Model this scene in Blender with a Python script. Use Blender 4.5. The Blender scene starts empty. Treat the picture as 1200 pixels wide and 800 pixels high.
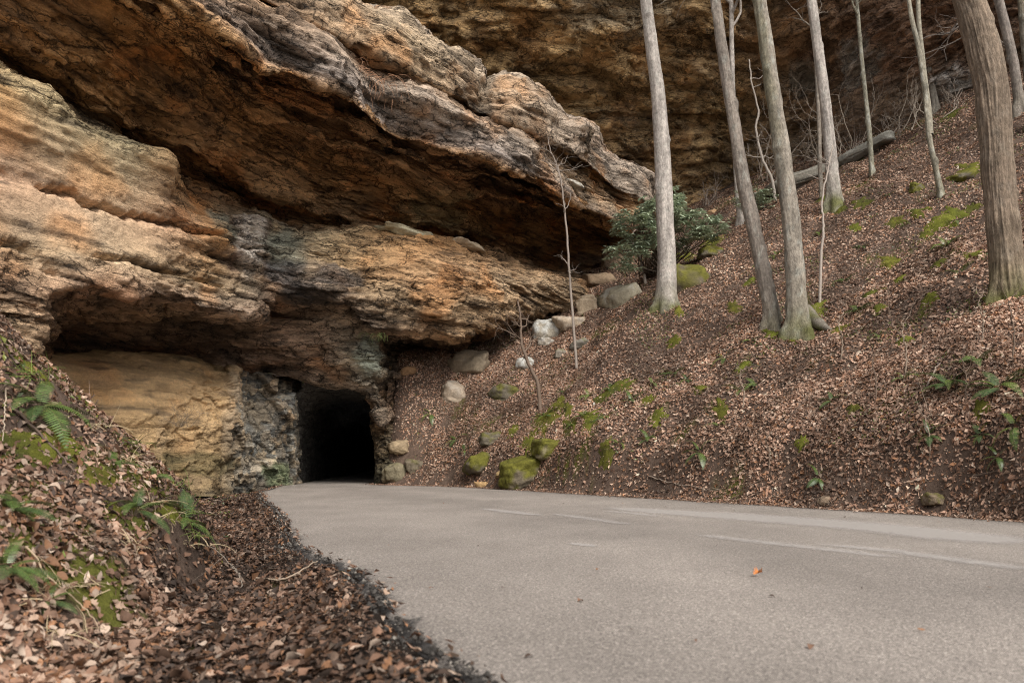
import bpy, math, random
import numpy as np
from mathutils import Vector, Matrix

rng = np.random.default_rng(7)
random.seed(7)
scene = bpy.context.scene
C = scene.collection

# ------------------------------------------------------------------ camera
FPX = 930.0                       # focal length in pixels of the 1200 x 800 photograph
PITCH = math.atan(138.0 / FPX)    # horizon lies 138 px below the picture centre
CAMZ = 1.0
cam_d = bpy.data.cameras.new('camera')
cam_d.sensor_width = 36.0
cam_d.lens = FPX / 1200.0 * 36.0
cam_d.clip_start = 0.05
cam_d.clip_end = 1500
cam_d.dof.use_dof = True
cam_d.dof.focus_distance = 22.0
cam_d.dof.aperture_fstop = 1.8
cam = bpy.data.objects.new('camera', cam_d)
cam.location = (0, 0, CAMZ)
cam.rotation_euler = (math.pi / 2 + PITCH, 0, 0)
C.objects.link(cam)
scene.camera = cam

# ------------------------------------------------------------------ light: bright overcast
SUN_EL, SUN_AZ = math.radians(44), math.radians(152)   # azimuth clockwise from +Y
w = bpy.data.worlds.new('World')
scene.world = w
w.use_nodes = True
nt = w.node_tree
nt.nodes.clear()
sky = nt.nodes.new('ShaderNodeTexSky')
sky.sky_type = 'NISHITA'
sky.sun_disc = False
sky.sun_elevation = SUN_EL
sky.sun_rotation = SUN_AZ
sky.dust_density = 3.0
hs = nt.nodes.new('ShaderNodeHueSaturation')
hs.inputs['Saturation'].default_value = 0.22
bg = nt.nodes.new('ShaderNodeBackground')
bg.inputs['Strength'].default_value = 0.085
wo = nt.nodes.new('ShaderNodeOutputWorld')
nt.links.new(sky.outputs[0], hs.inputs['Color'])
nt.links.new(hs.outputs[0], bg.inputs['Color'])
nt.links.new(bg.outputs[0], wo.inputs['Surface'])
sun_d = bpy.data.lights.new('sun', 'SUN')
sun_d.energy = 1.5
sun_d.angle = math.radians(30)
sun_d.color = (1.0, 0.955, 0.89)
sun = bpy.data.objects.new('sun', sun_d)
sdir = Vector((math.sin(SUN_AZ) * math.cos(SUN_EL), math.cos(SUN_AZ) * math.cos(SUN_EL), math.sin(SUN_EL)))
sun.rotation_euler = sdir.to_track_quat('Z', 'Y').to_euler()
sun.location = (0, -20, 40)
C.objects.link(sun)
scene.view_settings.view_transform = 'Standard'
scene.view_settings.look = 'None'
scene.view_settings.gamma = 1.0
scene.view_settings.use_curve_mapping = False
scene.view_settings.exposure = 1.22
scene.render.engine = 'CYCLES'
scene.cycles.max_bounces = 8
scene.cycles.diffuse_bounces = 5
scene.cycles.use_denoising = True
scene.cycles.denoising_prefilter = 'NONE'
scene.cycles.filter_width = 1.1
scene.cycles.use_adaptive_sampling = False

# ------------------------------------------------------------------ numeric helpers
ct, st = math.cos(PITCH), math.sin(PITCH)

def P(px, py, d):
    """world point seen at photo pixel (px,py) at depth d metres along +Y"""
    px = np.asarray(px, float); py = np.asarray(py, float); d = np.asarray(d, float)
    a = (px - 600) / FPX; b = (400 - py) / FPX
    yy = ct - b * st
    return np.stack([a * d / yy, d + 0 * a, CAMZ + d * (st + b * ct) / yy], -1)

def DZ(py, z):
    b = (400 - py) / FPX
    return (z - CAMZ) * (ct - b * st) / (st + b * ct)

def PZ(px, py, z):
    return P(px, py, DZ(py, z))

_perm = np.random.default_rng(3).permutation(256)
_perm = np.concatenate([_perm, _perm, _perm]).astype(np.int32)
_g = np.random.default_rng(4).normal(size=(256, 3)); _g /= np.linalg.norm(_g, axis=1)[:, None]
_g = _g.astype(np.float32)

def noise(p, s=1.0, off=0.0):
    """gradient noise, about -0.7..0.7; s may be a 3-vector of frequencies"""
    q = np.asarray(p, np.float32) * np.asarray(s, np.float32) + np.float32(off)
    i = np.floor(q).astype(np.int32); f = q - i
    u = f * f * f * (f * (f * 6 - 15) + 10)
    i &= 255
    r = 0
    for dx in (0, 1):
        wx = u[..., 0] if dx else 1 - u[..., 0]
        ax = _perm[i[..., 0] + dx]
        for dy in (0, 1):
            wy = u[..., 1] if dy else 1 - u[..., 1]
            ay = _perm[(ax + i[..., 1] + dy) & 511]
            for dz in (0, 1):
                wz = u[..., 2] if dz else 1 - u[..., 2]
                g = _g[_perm[(ay + i[..., 2] + dz) & 511]]
                dot = g[..., 0] * (f[..., 0] - dx) + g[..., 1] * (f[..., 1] - dy) + g[..., 2] * (f[..., 2] - dz)
                r = r + wx * wy * wz * dot
    return r

def fbm(p, s=1.0, n=4, off=0.0, gain=0.5):
    s = np.asarray(s, float); r = 0; a = 1.0
    for k in range(n):
        r = r + a * noise(p, s * 2 ** k, off + 17.3 * k); a *= gain
    return r

def sstep(a, b, x):
    t = np.clip((np.asarray(x, float) - a) / (b - a), 0, 1)
    return t * t * (3 - 2 * t)

def pchip(x, y, xi):
    x = np.asarray(x, float); y = np.asarray(y, float); xi = np.asarray(xi, float)
    if len(x) == 1: return np.full(xi.shape, y[0])
    h = np.diff(x); dl = np.diff(y) / h
    m = np.zeros_like(y)
    for k in range(1, len(x) - 1):
        if dl[k - 1] * dl[k] > 0:
            w1 = 2 * h[k] + h[k - 1]; w2 = h[k] + 2 * h[k - 1]
            m[k] = (w1 + w2) / (w1 / dl[k - 1] + w2 / dl[k])
    m[0], m[-1] = dl[0], dl[-1]
    xi = np.clip(xi, x[0], x[-1])
    k = np.clip(np.searchsorted(x, xi) - 1, 0, len(x) - 2)
    t = (xi - x[k]) / h[k]
    return ((1 + 2 * t) * (1 - t) ** 2 * y[k] + t * (1 - t) ** 2 * h[k] * m[k]
            + t * t * (3 - 2 * t) * y[k + 1] + t * t * (t - 1) * h[k] * m[k + 1])

def seg_dist(x, y, line):
    """distance to a polyline and side (+ = left of its direction)"""
    best = np.full(x.shape, 1e9); side = np.zeros(x.shape)
    for (ax, ay), (bx, by) in zip(line[:-1], line[1:]):
        dx, dy = bx - ax, by - ay; L2 = dx * dx + dy * dy
        t = np.clip(((x - ax) * dx + (y - ay) * dy) / L2, 0, 1)
        d = np.hypot(x - ax - t * dx, y - ay - t * dy)
        s = dx * (y - ay) - dy * (x - ax)
        m = d < best - 1e-9
        best = np.where(m, d, best); side = np.where(m, s, side)
    return best * np.sign(side)

# ------------------------------------------------------------------ object helpers
def tag(o, label=None, cat=None, group=None, kind=None):
    if label: o['label'] = label
    if cat: o['category'] = cat
    if group: o['group'] = group
    if kind: o['kind'] = kind
    return o

def make_mesh(name, v, f, col=None, smooth=True):
    """v (n,3), f (m,3|4) numpy or list of such arrays"""
    me = bpy.data.meshes.new(name)
    v = np.asarray(v, np.float32)
    fl = f if isinstance(f, list) else [f]
    me.vertices.add(len(v)); me.vertices.foreach_set('co', v.ravel())
    idx = np.concatenate([np.asarray(a, np.int32).ravel() for a in fl])
    tot = np.concatenate([np.full(len(a), np.asarray(a).shape[1], np.int32) for a in fl])
    start = np.concatenate([[0], np.cumsum(tot)[:-1]]).astype(np.int32)
    me.loops.add(len(idx)); me.loops.foreach_set('vertex_index', idx)
    me.polygons.add(len(tot)); me.polygons.foreach_set('loop_start', start); me.polygons.foreach_set('loop_total', tot)
    if smooth: me.polygons.foreach_set('use_smooth', np.ones(len(tot), bool))
    me.update(calc_edges=True)
    if col is not None:
        ca = me.color_attributes.new('Col', 'FLOAT_COLOR', 'POINT')
        c4 = np.ones((len(v), 4), np.float32); c4[:, :3] = np.asarray(col)[:, :3]
        if np.asarray(col).shape[1] == 4: c4[:, 3] = np.asarray(col)[:, 3]
        ca.data.foreach_set('color', c4.ravel())
    return me

def obj(name, me, mat=None, parent=None, loc=None, rot=None, scale=None):
    o = bpy.data.objects.new(name, me)
    C.objects.link(o)
    if mat is not None and me is not None and not me.materials: me.materials.append(mat)
    if parent is not None: o.parent = parent
    if loc is not None: o.location = loc
    if rot is not None: o.rotation_euler = rot
    if scale is not None: o.scale = scale
    return o

def empty(name, loc=(0, 0, 0), rz=0):
    o = bpy.data.objects.new(name, None); C.objects.link(o)
    o.location = loc; o.rotation_euler = (0, 0, rz); o.empty_display_size = 0.2
    return o

def grid_faces(nr, nc, base=0):
    i = np.arange(nr - 1)[:, None] * nc + np.arange(nc - 1)[None, :]
    return (np.stack([i, i + 1, i + nc + 1, i + nc], -1).reshape(-1, 4) + base)

# ------------------------------------------------------------------ materials
def new_mat(name):
    m = bpy.data.materials.new(name); m.use_nodes = True
    n = m.node_tree.nodes; b = n['Principled BSDF']
    return m, m.node_tree, b

def nz(nt, scale, detail=6, rough=0.6, vec=None, dist=0.0):
    t = nt.nodes.new('ShaderNodeTexNoise'); t.inputs['Scale'].default_value = scale
    t.inputs['Detail'].default_value = detail; t.inputs['Roughness'].default_value = rough
    t.inputs['Distortion'].default_value = dist
    if vec is not None: nt.links.new(vec, t.inputs['Vector'])
    return t

def ramp(nt, inp, stops):
    r = nt.nodes.new('ShaderNodeValToRGB'); e = r.color_ramp.elements
    while len(e) < len(stops): e.new(0.5)
    for k, (p, c) in enumerate(stops):
        e[k].position = p; e[k].color = (c if len(c) == 4 else (*c, 1)) if not isinstance(c, (int, float)) else (c, c, c, 1)
    nt.links.new(inp, r.inputs[0])
    return r

def mixc(nt, a, b, fac, mode='MIX'):
    m = nt.nodes.new('ShaderNodeMix'); m.data_type = 'RGBA'; m.blend_type = mode
    for s, v in ((m.inputs[6], a), (m.inputs[7], b), (m.inputs[0], fac)):
        if hasattr(v, 'links'): nt.links.new(v, s)
        else: s.default_value = v if isinstance(v, float) else (*v, 1)
    return m.outputs[2]

def bump(nt, h, b, strength=0.5, dist=0.02, prev=None):
    n = nt.nodes.new('ShaderNodeBump'); n.inputs['Strength'].default_value = strength
    n.inputs['Distance'].default_value = dist
    nt.links.new(h, n.inputs['Height'])
    if prev is not None: nt.links.new(prev, n.inputs['Normal'])
    if b is not None: nt.links.new(n.outputs[0], b.inputs['Normal'])
    return n.outputs[0]

def geo_pos(nt):
    return nt.nodes.new('ShaderNodeNewGeometry').outputs['Position']

def obj_pos(nt):
    return nt.nodes.new('ShaderNodeTexCoord').outputs['Object']

def attr_col(nt):
    a = nt.nodes.new('ShaderNodeAttribute'); a.attribute_name = 'Col'
    return a

def mapping(nt, vec, scale=(1, 1, 1), rot=(0, 0, 0)):
    m = nt.nodes.new('ShaderNodeMapping'); m.inputs['Scale'].default_value = scale; m.inputs['Rotation'].default_value = rot
    nt.links.new(vec, m.inputs['Vector']); return m.outputs[0]

def mat_rock():
    m, nt, b = new_mat('rock')
    a = attr_col(nt); pos = geo_pos(nt)
    st_ = mapping(nt, pos, (0.35, 0.35, 2.6))
    n1 = nz(nt, 1.6, 10, 0.65, st_, 0.6)
    n2 = nz(nt, 9, 8, 0.7, pos)
    r1 = ramp(nt, n1.outputs[0], [(0.28, 0.5), (0.5, 1.0), (0.72, 1.35)])
    l1 = nt.nodes.new('ShaderNodeMath'); l1.operation = 'MULTIPLY'; l1.inputs[1].default_value = 0.75; nt.links.new(a.outputs['Alpha'], l1.inputs[0])
    c = mixc(nt, a.outputs['Color'], r1.outputs[0], l1.outputs[0], 'MULTIPLY')
    r2 = ramp(nt, n2.outputs[0], [(0.3, 0.62), (0.55, 1.0), (0.75, 1.3)])
    c = mixc(nt, c, r2.outputs[0], 0.7, 'MULTIPLY')
    lam = nz(nt, 1.0, 9, 0.68, mapping(nt, mapping(nt, pos, (1, 1, 1), (0, 0, -0.977)), (0.22, 2.6, 7.0)), 0.5)
    r5 = ramp(nt, lam.outputs[0], [(0.34, 0.38), (0.44, 0.9), (0.56, 1.05), (0.68, 1.45)])
    lf = nt.nodes.new('ShaderNodeMath'); lf.operation = 'MULTIPLY'; lf.inputs[1].default_value = 0.8; nt.links.new(a.outputs['Alpha'], lf.inputs[0])
    c = mixc(nt, c, r5.outputs[0], lf.outputs[0], 'MULTIPLY')
    wv = nz(nt, 0.9, 5, 0.65, pos)
    vm = nt.nodes.new('ShaderNodeVectorMath'); vm.operation = 'MULTIPLY_ADD'
    nt.links.new(wv.outputs['Color'], vm.inputs[0]); vm.inputs[1].default_value = (1.6, 1.6, 0.7); nt.links.new(pos, vm.inputs[2])
    vor = nt.nodes.new('ShaderNodeTexVoronoi'); vor.feature = 'DISTANCE_TO_EDGE'; vor.inputs['Scale'].default_value = 0.75
    vrot = mapping(nt, vm.outputs[0], (1, 1, 1), (0, 0, -0.977))
    nt.links.new(mapping(nt, vrot, (0.35, 1.15, 3.4)), vor.inputs['Vector'])
    crk = ramp(nt, vor.outputs['Distance'], [(0.0, 0.0), (0.035, 0.8), (0.12, 1.0)])
    vor2 = nt.nodes.new('ShaderNodeTexVoronoi'); vor2.feature = 'DISTANCE_TO_EDGE'; vor2.inputs['Scale'].default_value = 2.1
    vm2 = mapping(nt, vrot, (0.3, 1.0, 3.2), (0.0, -0.10, 0.0))
    nt.links.new(vm2, vor2.inputs['Vector'])
    crk2 = ramp(nt, vor2.outputs['Distance'], [(0.0, 0.0), (0.05, 0.85), (0.14, 1.0)])
    vcl = nt.nodes.new('ShaderNodeTexVoronoi'); vcl.inputs['Scale'].default_value = 2.1; nt.links.new(vm2, vcl.inputs['Vector'])
    sep = nt.nodes.new('ShaderNodeSeparateColor'); nt.links.new(vcl.outputs['Color'], sep.inputs[0])
    rt = ramp(nt, sep.outputs[0], [(0.0, 0.72), (0.5, 1.0), (1.0, 1.28)])
    msk = ramp(nt, nz(nt, 0.45, 4, 0.6, pos).outputs[0], [(0.42, 0.0), (0.56, 1.0)])
    mk1 = nt.nodes.new('ShaderNodeMath'); mk1.operation = 'MULTIPLY'; nt.links.new(msk.outputs[0], mk1.inputs[0]); nt.links.new(a.outputs['Alpha'], mk1.inputs[1])
    c = mixc(nt, c, rt.outputs[0], mk1.outputs[0], 'MULTIPLY')
    ck = ramp(nt, crk2.outputs[0], [(0.0, 0.22), (0.9, 1.0)])
    c = mixc(nt, c, ck.outputs[0], mk1.outputs[0], 'MULTIPLY')
    ck1 = ramp(nt, crk.outputs[0], [(0.0, 0.2), (0.8, 1.0)])
    c = mixc(nt, c, ck1.outputs[0], a.outputs['Alpha'], 'MULTIPLY')
    nt.links.new(c, b.inputs['Base Color'])
    b.inputs['Roughness'].default_value = 0.88
    b.inputs['Specular IOR Level'].default_value = 0.3
    n3 = nz(nt, 5, 12, 0.72, mapping(nt, pos, (0.7, 0.7, 2.4)))
    nn = bump(nt, crk.outputs[0], None, 0.8, 0.14); nt.links.new(a.outputs['Alpha'], nn.node.inputs['Strength'])
    nn = bump(nt, crk2.outputs[0], None, 0.7, 0.10, nn); nt.links.new(mk1.outputs[0], nn.node.inputs['Strength'])
    nn = bump(nt, sep.outputs[0], None, 0.5, 0.10, nn); nt.links.new(mk1.outputs[0], nn.node.inputs['Strength'])
    nn = bump(nt, n3.outputs[0], None, 0.8, 0.16, nn)
    nn = bump(nt, lam.outputs[0], None, 1.0, 0.25, nn); nt.links.new(a.outputs['Alpha'], nn.node.inputs['Strength'])
    bump(nt, n2.outputs[0], b, 0.7, 0.05, nn)
    return m

def mat_vcol(name, rough=0.85, spec=0.3, bscale=None, bstr=0.4, bdist=0.01, var=0.5, vscale=30, trans=0.0):
    m, nt, b = new_mat(name)
    a = attr_col(nt); pos = geo_pos(nt)
    n = nz(nt, vscale, 6, 0.65, pos)
    r = ramp(nt, n.outputs[0], [(0.3, 0.55), (0.52, 1.0), (0.75, 1.4)])
    c = mixc(nt, a.outputs['Color'], r.outputs[0], float(var), 'MULTIPLY')
    nt.links.new(c, b.inputs['Base Color'])
    b.inputs['Roughness'].default_value = rough; b.inputs['Specular IOR Level'].default_value = spec
    if bscale:
        nb = nz(nt, bscale, 8, 0.7, pos); bump(nt, nb.outputs[0], b, bstr, bdist)
    if trans > 0:
        out = nt.nodes['Material Output']
        tr = nt.nodes.new('ShaderNodeBsdfTranslucent'); nt.links.new(c, tr.inputs['Color'])
        mx = nt.nodes.new('ShaderNodeMixShader'); mx.inputs[0].default_value = trans
        nt.links.new(b.outputs[0], mx.inputs[1]); nt.links.new(tr.outputs[0], mx.inputs[2])
        nt.links.new(mx.outputs[0], out.inputs['Surface'])
    return m

M = {}
M['rock'] = mat_rock()
M['soil'] = mat_vcol('leafy_soil', 0.95, 0.15, 25, 0.8, 0.04, 0.8, 12)
M['leaf'] = mat_vcol('dry_leaf', 0.7, 0.3, None, var=0.55, vscale=45, trans=0.12)
M['green'] = mat_vcol('green_leaf', 0.38, 0.6, None, var=0.5, vscale=25, trans=0.15)
M['moss'] = mat_vcol('moss', 0.95, 0.1, 90, 1.0, 0.03, 0.8, 40)
def mat_bark():
    m, nt, b = new_mat('bark')
    a = attr_col(nt); pos = geo_pos(nt)
    n = nz(nt, 9, 8, 0.7, mapping(nt, pos, (2.0, 2.0, 0.75)))
    n2 = nz(nt, 5, 6, 0.7, pos)
    c = mixc(nt, a.outputs['Color'], ramp(nt, n.outputs[0], [(0.3, 0.45), (0.52, 1.0), (0.75, 1.4)]).outputs[0], 0.85, 'MULTIPLY')
    c = mixc(nt, c, ramp(nt, n2.outputs[0], [(0.35, 0.65), (0.65, 1.25)]).outputs[0], 0.8, 'MULTIPLY')
    nt.links.new(c, b.inputs['Base Color']); b.inputs['Roughness'].default_value = 0.9; b.inputs['Specular IOR Level'].default_value = 0.2
    bump(nt, n.outputs[0], b, 1.0, 0.05)
    return m
M['bark'] = mat_bark()
M['twig'] = mat_vcol('twig_bark', 0.85, 0.2, 60, 0.5, 0.004, 0.4, 30)

def mat_asphalt():
    m, nt, b = new_mat('weathered_asphalt')
    a = attr_col(nt); pos = geo_pos(nt)
    v = nt.nodes.new('ShaderNodeTexVoronoi'); v.inputs['Scale'].default_value = 100
    nt.links.new(pos, v.inputs['Vector'])
    chip = ramp(nt, v.outputs['Color'], [(0.0, 0.3), (0.4, 0.85), (0.75, 1.2), (1.0, 2.4)])
    n2 = nz(nt, 0.9, 7, 0.6, mapping(nt, pos, (1, 0.5, 1)))
    r2 = ramp(nt, n2.outputs[0], [(0.3, 0.86), (0.7, 1.12)])
    n3 = nz(nt, 40, 4, 0.7, pos)
    r3 = ramp(nt, n3.outputs[0], [(0.3, 0.55), (0.7, 1.45)])
    c = mixc(nt, a.outputs['Color'], chip.outputs[0], 0.75, 'MULTIPLY')
    c = mixc(nt, c, r2.outputs[0], 1.0, 'MULTIPLY')
    c = mixc(nt, c, r3.outputs[0], 0.8, 'MULTIPLY')
    n4 = nz(nt, 22, 6, 0.8, pos)
    sm = nt.nodes.new('ShaderNodeMath'); sm.operation = 'ADD'
    nt.links.new(a.outputs['Alpha'], sm.inputs[0]); nt.links.new(n4.outputs[0], sm.inputs[1])
    sv = nt.nodes.new('ShaderNodeMath'); sv.operation = 'MULTIPLY_ADD'
    nt.links.new(v.outputs['Color'], sv.inputs[0]); sv.inputs[1].default_value = 0.35; nt.links.new(sm.outputs[0], sv.inputs[2])
    rf = ramp(nt, sv.outputs[0], [(0.92, 0.0), (1.0, 0.9)])
    sd = nt.nodes.new('ShaderNodeMath'); sd.operation = 'MULTIPLY_ADD'
    nt.links.new(sv.outputs[0], sd.inputs[0]); sd.inputs[1].default_value = 1.0; sd.inputs[2].default_value = -0.12
    nt.links.new(sd.outputs[0], rf.inputs[0])
    c = mixc(nt, c, (0.028, 0.026, 0.025), rf.outputs[0])
    nt.links.new(c, b.inputs['Base Color'])
    b.inputs['Roughness'].default_value = 0.82
    b.inputs['Specular IOR Level'].default_value = 0.35
    nn = bump(nt, v.outputs['Distance'], None, 0.7, 0.008)
    bump(nt, n3.outputs[0], b, 0.6, 0.012, nn)
    return m
M['asphalt'] = mat_asphalt()
# ================================================================== THE LIE OF THE LAND
# road edges traced on the level road (z = 0)
L_px = [(554, 791), (488, 752), (452, 716), (440, 692), (407, 663), (380, 656), (350, 641), (335, 620),
        (334, 609), (325, 598), (311, 588), (304, 576)]
R_px = [(1200, 612), (1100, 604), (1000, 598), (900, 592), (800, 586), (700, 580), (600, 573.5), (520, 569.5), (450, 566.5)]
EDGE_L = [(9.0, -16.0), (4.2, -7.0), (2.2, -2.5), (0.9, 0.9)] + [tuple(PZ(a, b, 0.0)[:2]) for a, b in L_px]
EDGE_R = [(27.0, -18.0), (19.0, -5.0), (13.0, 5.2)] + [tuple(PZ(a, b, 0.0)[:2]) for a, b in R_px]
PORT_L = P(343, 566, 33.0)[:2]; PORT_R = P(438, 566, 33.2)[:2]
EDGE_L += [tuple(PORT_L + np.array([0.0, -1.6])), tuple(PORT_L)]
EDGE_R = EDGE_R[:-1] + [tuple(PORT_R + np.array([0.25, -1.2])), tuple(PORT_R)]
AX = np.array([-0.10, 1.0]); AX /= np.linalg.norm(AX)
TUN_END = 46.0
EDGE_L += [tuple(PORT_L + AX * 12), tuple(PORT_L + AX * TUN_END)]
EDGE_R += [tuple(PORT_R + AX * 12), tuple(PORT_R + AX * TUN_END)]

# foot of the left bank (camera side to tunnel side)
FOOT = [(1.0, -20.0), (-1.6, -3.0), (-2.2, 2.0), (-2.75, 5.0), (-3.1, 8.0), (-3.5, 10.3), (-4.2, 11.7), (-5.5, 13.0), (-7.6, 15.5), (-9.6, 20.0), (-10.8, 25.0), (-11.0, 34.0)]

# spot heights on the right-hand hillside: pixel + depth
HILL = [(1185, 352, 17.6), (935, 390, 24), (905, 380, 25), (781, 364, 31), (978, 242, 31.5), (1022, 205, 34), (1103, 232, 27.5),
        (1150, 105, 35), (1080, 140, 37.5), (950, 195, 41), (880, 215, 43.5), (830, 258, 41.5), (760, 315, 38), (700, 345, 38),
        (640, 385, 36), (600, 400, 36), (560, 405, 36.5), (500, 412, 36.0), (470, 412, 36), (530, 460, 33.8), (590, 462, 32.5), (640, 450, 31.5), (500, 510, 32.8),
        (560, 545, 29.0), (615, 560, 26.4), (480, 540, 32.6), (700, 400, 31.5), (700, 480, 26.2), (700, 545, 23.2), (600, 555, 27.0),
        (800, 440, 25.5), (800, 500, 22.4), (800, 555, 20.1), (900, 450, 21.2), (900, 510, 19), (900, 565, 17.5), (1000, 440, 19), (1000, 510, 16.9), (1000, 565, 15.8),
        (1100, 420, 17.0), (1100, 500, 15.2), (1100, 560, 14.3), (1200, 420, 14.9), (1200, 500, 13.5), (1200, 560, 12.9), (850, 330, 31), (1050, 320, 24.5), (1120, 300, 22),
        (1300, 420, 13.5), (1300, 300, 17.5), (1300, 150, 26), (1500, 420, 11.5), (1500, 250, 16), (1250, 60, 33), (560, 480, 32), (452, 560, 33), (450, 500, 33.3), (450, 465, 33.6), (470, 480, 33.2), (475, 520, 32.9)]
HP = np.array([P(*h) for h in HILL])
ex = [np.array([x, y, -0.05]) for x, y in EDGE_R[1:-2]]
ex += [np.array(v) for v in ((24, -4, 5.0), (30, 8, 13), (34, 24, 18), (34, 44, 22), (20, 55, 22), (4, 52, 15), (18, 3, 3.6), (40, 0, 14))]
HP = np.vstack([HP, ex])

def tps_fit(p, z, lam=0.02):
    n = len(p); r = np.linalg.norm(p[:, None] - p[None], axis=2)
    K = np.where(r > 0, r * r * np.log(r + 1e-9), 0) + lam * np.eye(n) * 10
    A = np.zeros((n + 3, n + 3)); A[:n, :n] = K; A[:n, n] = 1; A[:n, n + 1:] = p; A[n, :n] = 1; A[n + 1:, :n] = p.T
    return np.linalg.solve(A, np.concatenate([z, [0, 0, 0]]))
TW = tps_fit(HP[:, :2], HP[:, 2])

def tps(x, y):
    r = TW[-3] + TW[-2] * x + TW[-1] * y
    for k in range(len(HP)):
        d2 = (x - HP[k, 0]) ** 2 + (y - HP[k, 1]) ** 2
        r = r + TW[k] * 0.5 * d2 * np.log(d2 + 1e-12)
    return r

def inside_road(x, y):
    poly = EDGE_L + EDGE_R[::-1]
    ins = np.zeros(x.shape, bool)
    n = len(poly)
    for k in range(n):
        (ax, ay), (bx, by) = poly[k], poly[(k + 1) % n]
        if ay == by: continue
        c = ((ay > y) != (by > y)) & (x < (bx - ax) * (y - ay) / (by - ay) + ax)
        ins ^= c
    return ins

def ground(x, y, fine=True):
    x = np.asarray(x, float); y = np.asarray(y, float)
    sh = x.shape; x = x.ravel(); y = y.ravel()
    dl = seg_dist(x, y, EDGE_L)          # + = left of the road
    dr = -seg_dist(x, y, EDGE_R)         # + = right of the road
    p3 = np.stack([x, y, 0 * x], -1)
    ins = inside_road(x, y)
    right = (~ins) & (np.abs(dr) < np.abs(dl))
    # right hillside
    hz = np.clip(tps(np.clip(x, -9, 45), np.clip(y, -20, 56)), -0.3, 26)
    far = sstep(40, 110, np.hypot(x - 10, y - 30))
    hz = hz * (1 - far) + 12 * far
    rough = 0.42 * noise(p3, 0.45, 5) + 0.28 * noise(p3, 1.2, 9)
    if fine: rough = rough + 0.07 * noise(p3, 3.5, 2) + 0.03 * noise(p3, 9, 4)
    dd = np.abs(dr)
    zr = -0.05 + sstep(0.05, 0.9, dd) * np.maximum(hz, 0.02) + rough * sstep(0.3, 2.5, dd)
    # a low cut bank of bare soil close to the road towards the camera side
    cut = sstep(11, 13, x + 0.0 * y) * 0
    zr = zr + cut
    # left: ditch and bank
    db = seg_dist(x, y, FOOT) + 0.45 * noise(p3, 0.55, 31)
    ditch = -0.045 - 0.22 * sstep(0.05, 0.9, dl) + 0.03 * noise(p3, 3.0, 21) * sstep(0.02, 0.2, dl)
    nearf = sstep(3.0, 9.0, y)
    s1 = 0.62 + 0.26 * nearf
    bank = np.where(db > 0, s1 * np.minimum(db, 4.2) + 0.42 * np.clip(db - 4.2, 0, 9), 0)
    bank = bank + 0.45 * sstep(0, 0.45, db) * sstep(5.5, 9.5, y)
    rb = 0.26 * noise(p3, 0.7, 3) + 0.14 * noise(p3, 1.7, 8)
    if fine: rb = rb + 0.06 * noise(p3, 4.5, 2) + 0.025 * noise(p3, 11, 2)
    zl = ditch + bank + rb * (0.22 + 0.9 * sstep(0, 1.5, db)) * sstep(0.0, 0.5, dl)
    zl = np.where(np.hypot(x, y) > 45, np.minimum(zl, 6), zl)
    z = np.where(right, zr, zl)
    z = np.where(ins, -0.16, z)
    # keep the bore of the tunnel free
    cx = 0.5 * (PORT_L[0] + PORT_R[0]) + AX[0] * (y - 33); half = 1.55
    tun = (1 - sstep(half, half + 0.45, np.abs(x - cx))) * sstep(32.6, 33.6, y)
    z = z * (1 - tun) + (-0.35) * tun
    return z.reshape(sh)

def gnormal(x, y, e=0.12):
    dzx = (ground(x + e, y) - ground(x - e, y)) / (2 * e)
    dzy = (ground(x, y + e) - ground(x, y - e)) / (2 * e)
    n = np.stack([-dzx, -dzy, np.ones_like(dzx)], -1)
    return n / np.linalg.norm(n, axis=-1, keepdims=True)

# quick height map for the many small things
HM_X = np.arange(-16, 36, 0.11); HM_Y = np.arange(0, 52, 0.11)
_hx, _hy = np.meshgrid(HM_X, HM_Y)
HM = ground(_hx, _hy)
def hmap(x, y):
    u = np.clip((x - HM_X[0]) / 0.11, 0, len(HM_X) - 1.001); v = np.clip((y - HM_Y[0]) / 0.11, 0, len(HM_Y) - 1.001)
    i = u.astype(int); j = v.astype(int); fu_ = u - i; fv = v - j
    return (HM[j, i] * (1 - fu_) + HM[j, i + 1] * fu_) * (1 - fv) + (HM[j + 1, i] * (1 - fu_) + HM[j + 1, i + 1] * fu_) * fv
def hnormal(x, y, e=0.1):
    n = np.stack([-(hmap(x + e, y) - hmap(x - e, y)) / (2 * e), -(hmap(x, y + e) - hmap(x, y - e)) / (2 * e), np.ones_like(x)], -1)
    return n / np.linalg.norm(n, axis=-1, keepdims=True)

# ---- ground sheet: rings around the view point, finer in the direction of the valley
ang = np.concatenate([np.linspace(-180, -48, 45)[:-1], np.linspace(-48, 48, 420), np.linspace(48, 180, 45)[1:]])
rad = np.concatenate([[0.02], np.geomspace(0.6, 62, 290), np.geomspace(64, 600, 16)])
A_, R_ = np.meshgrid(np.radians(ang), rad)
GX, GY = R_ * np.sin(A_), R_ * np.cos(A_)
GZ = ground(GX, GY)
gp = np.stack([GX, GY, GZ], -1).reshape(-1, 3)
mossn = fbm(gp, 0.55, 3, 40)
soil = np.array([0.105, 0.072, 0.054])[None] * (1 + 0.6 * fbm(gp, 1.1, 3, 3)[:, None])
gdl = seg_dist(gp[:, 0], gp[:, 1], EDGE_L)
leftside = (gdl > 1.2) & (gp[:, 0] < 0)
mk = sstep(0.22, 0.40, np.where(leftside, mossn + 0.16, mossn - 0.06))[:, None] * (np.hypot(gp[:, 0], gp[:, 1]) > 4)[:, None]
wetd = ((gdl > 0) & (gp[:, 0] < 2))[:, None] * (1 - sstep(0.9, 1.8, gdl))[:, None]
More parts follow.
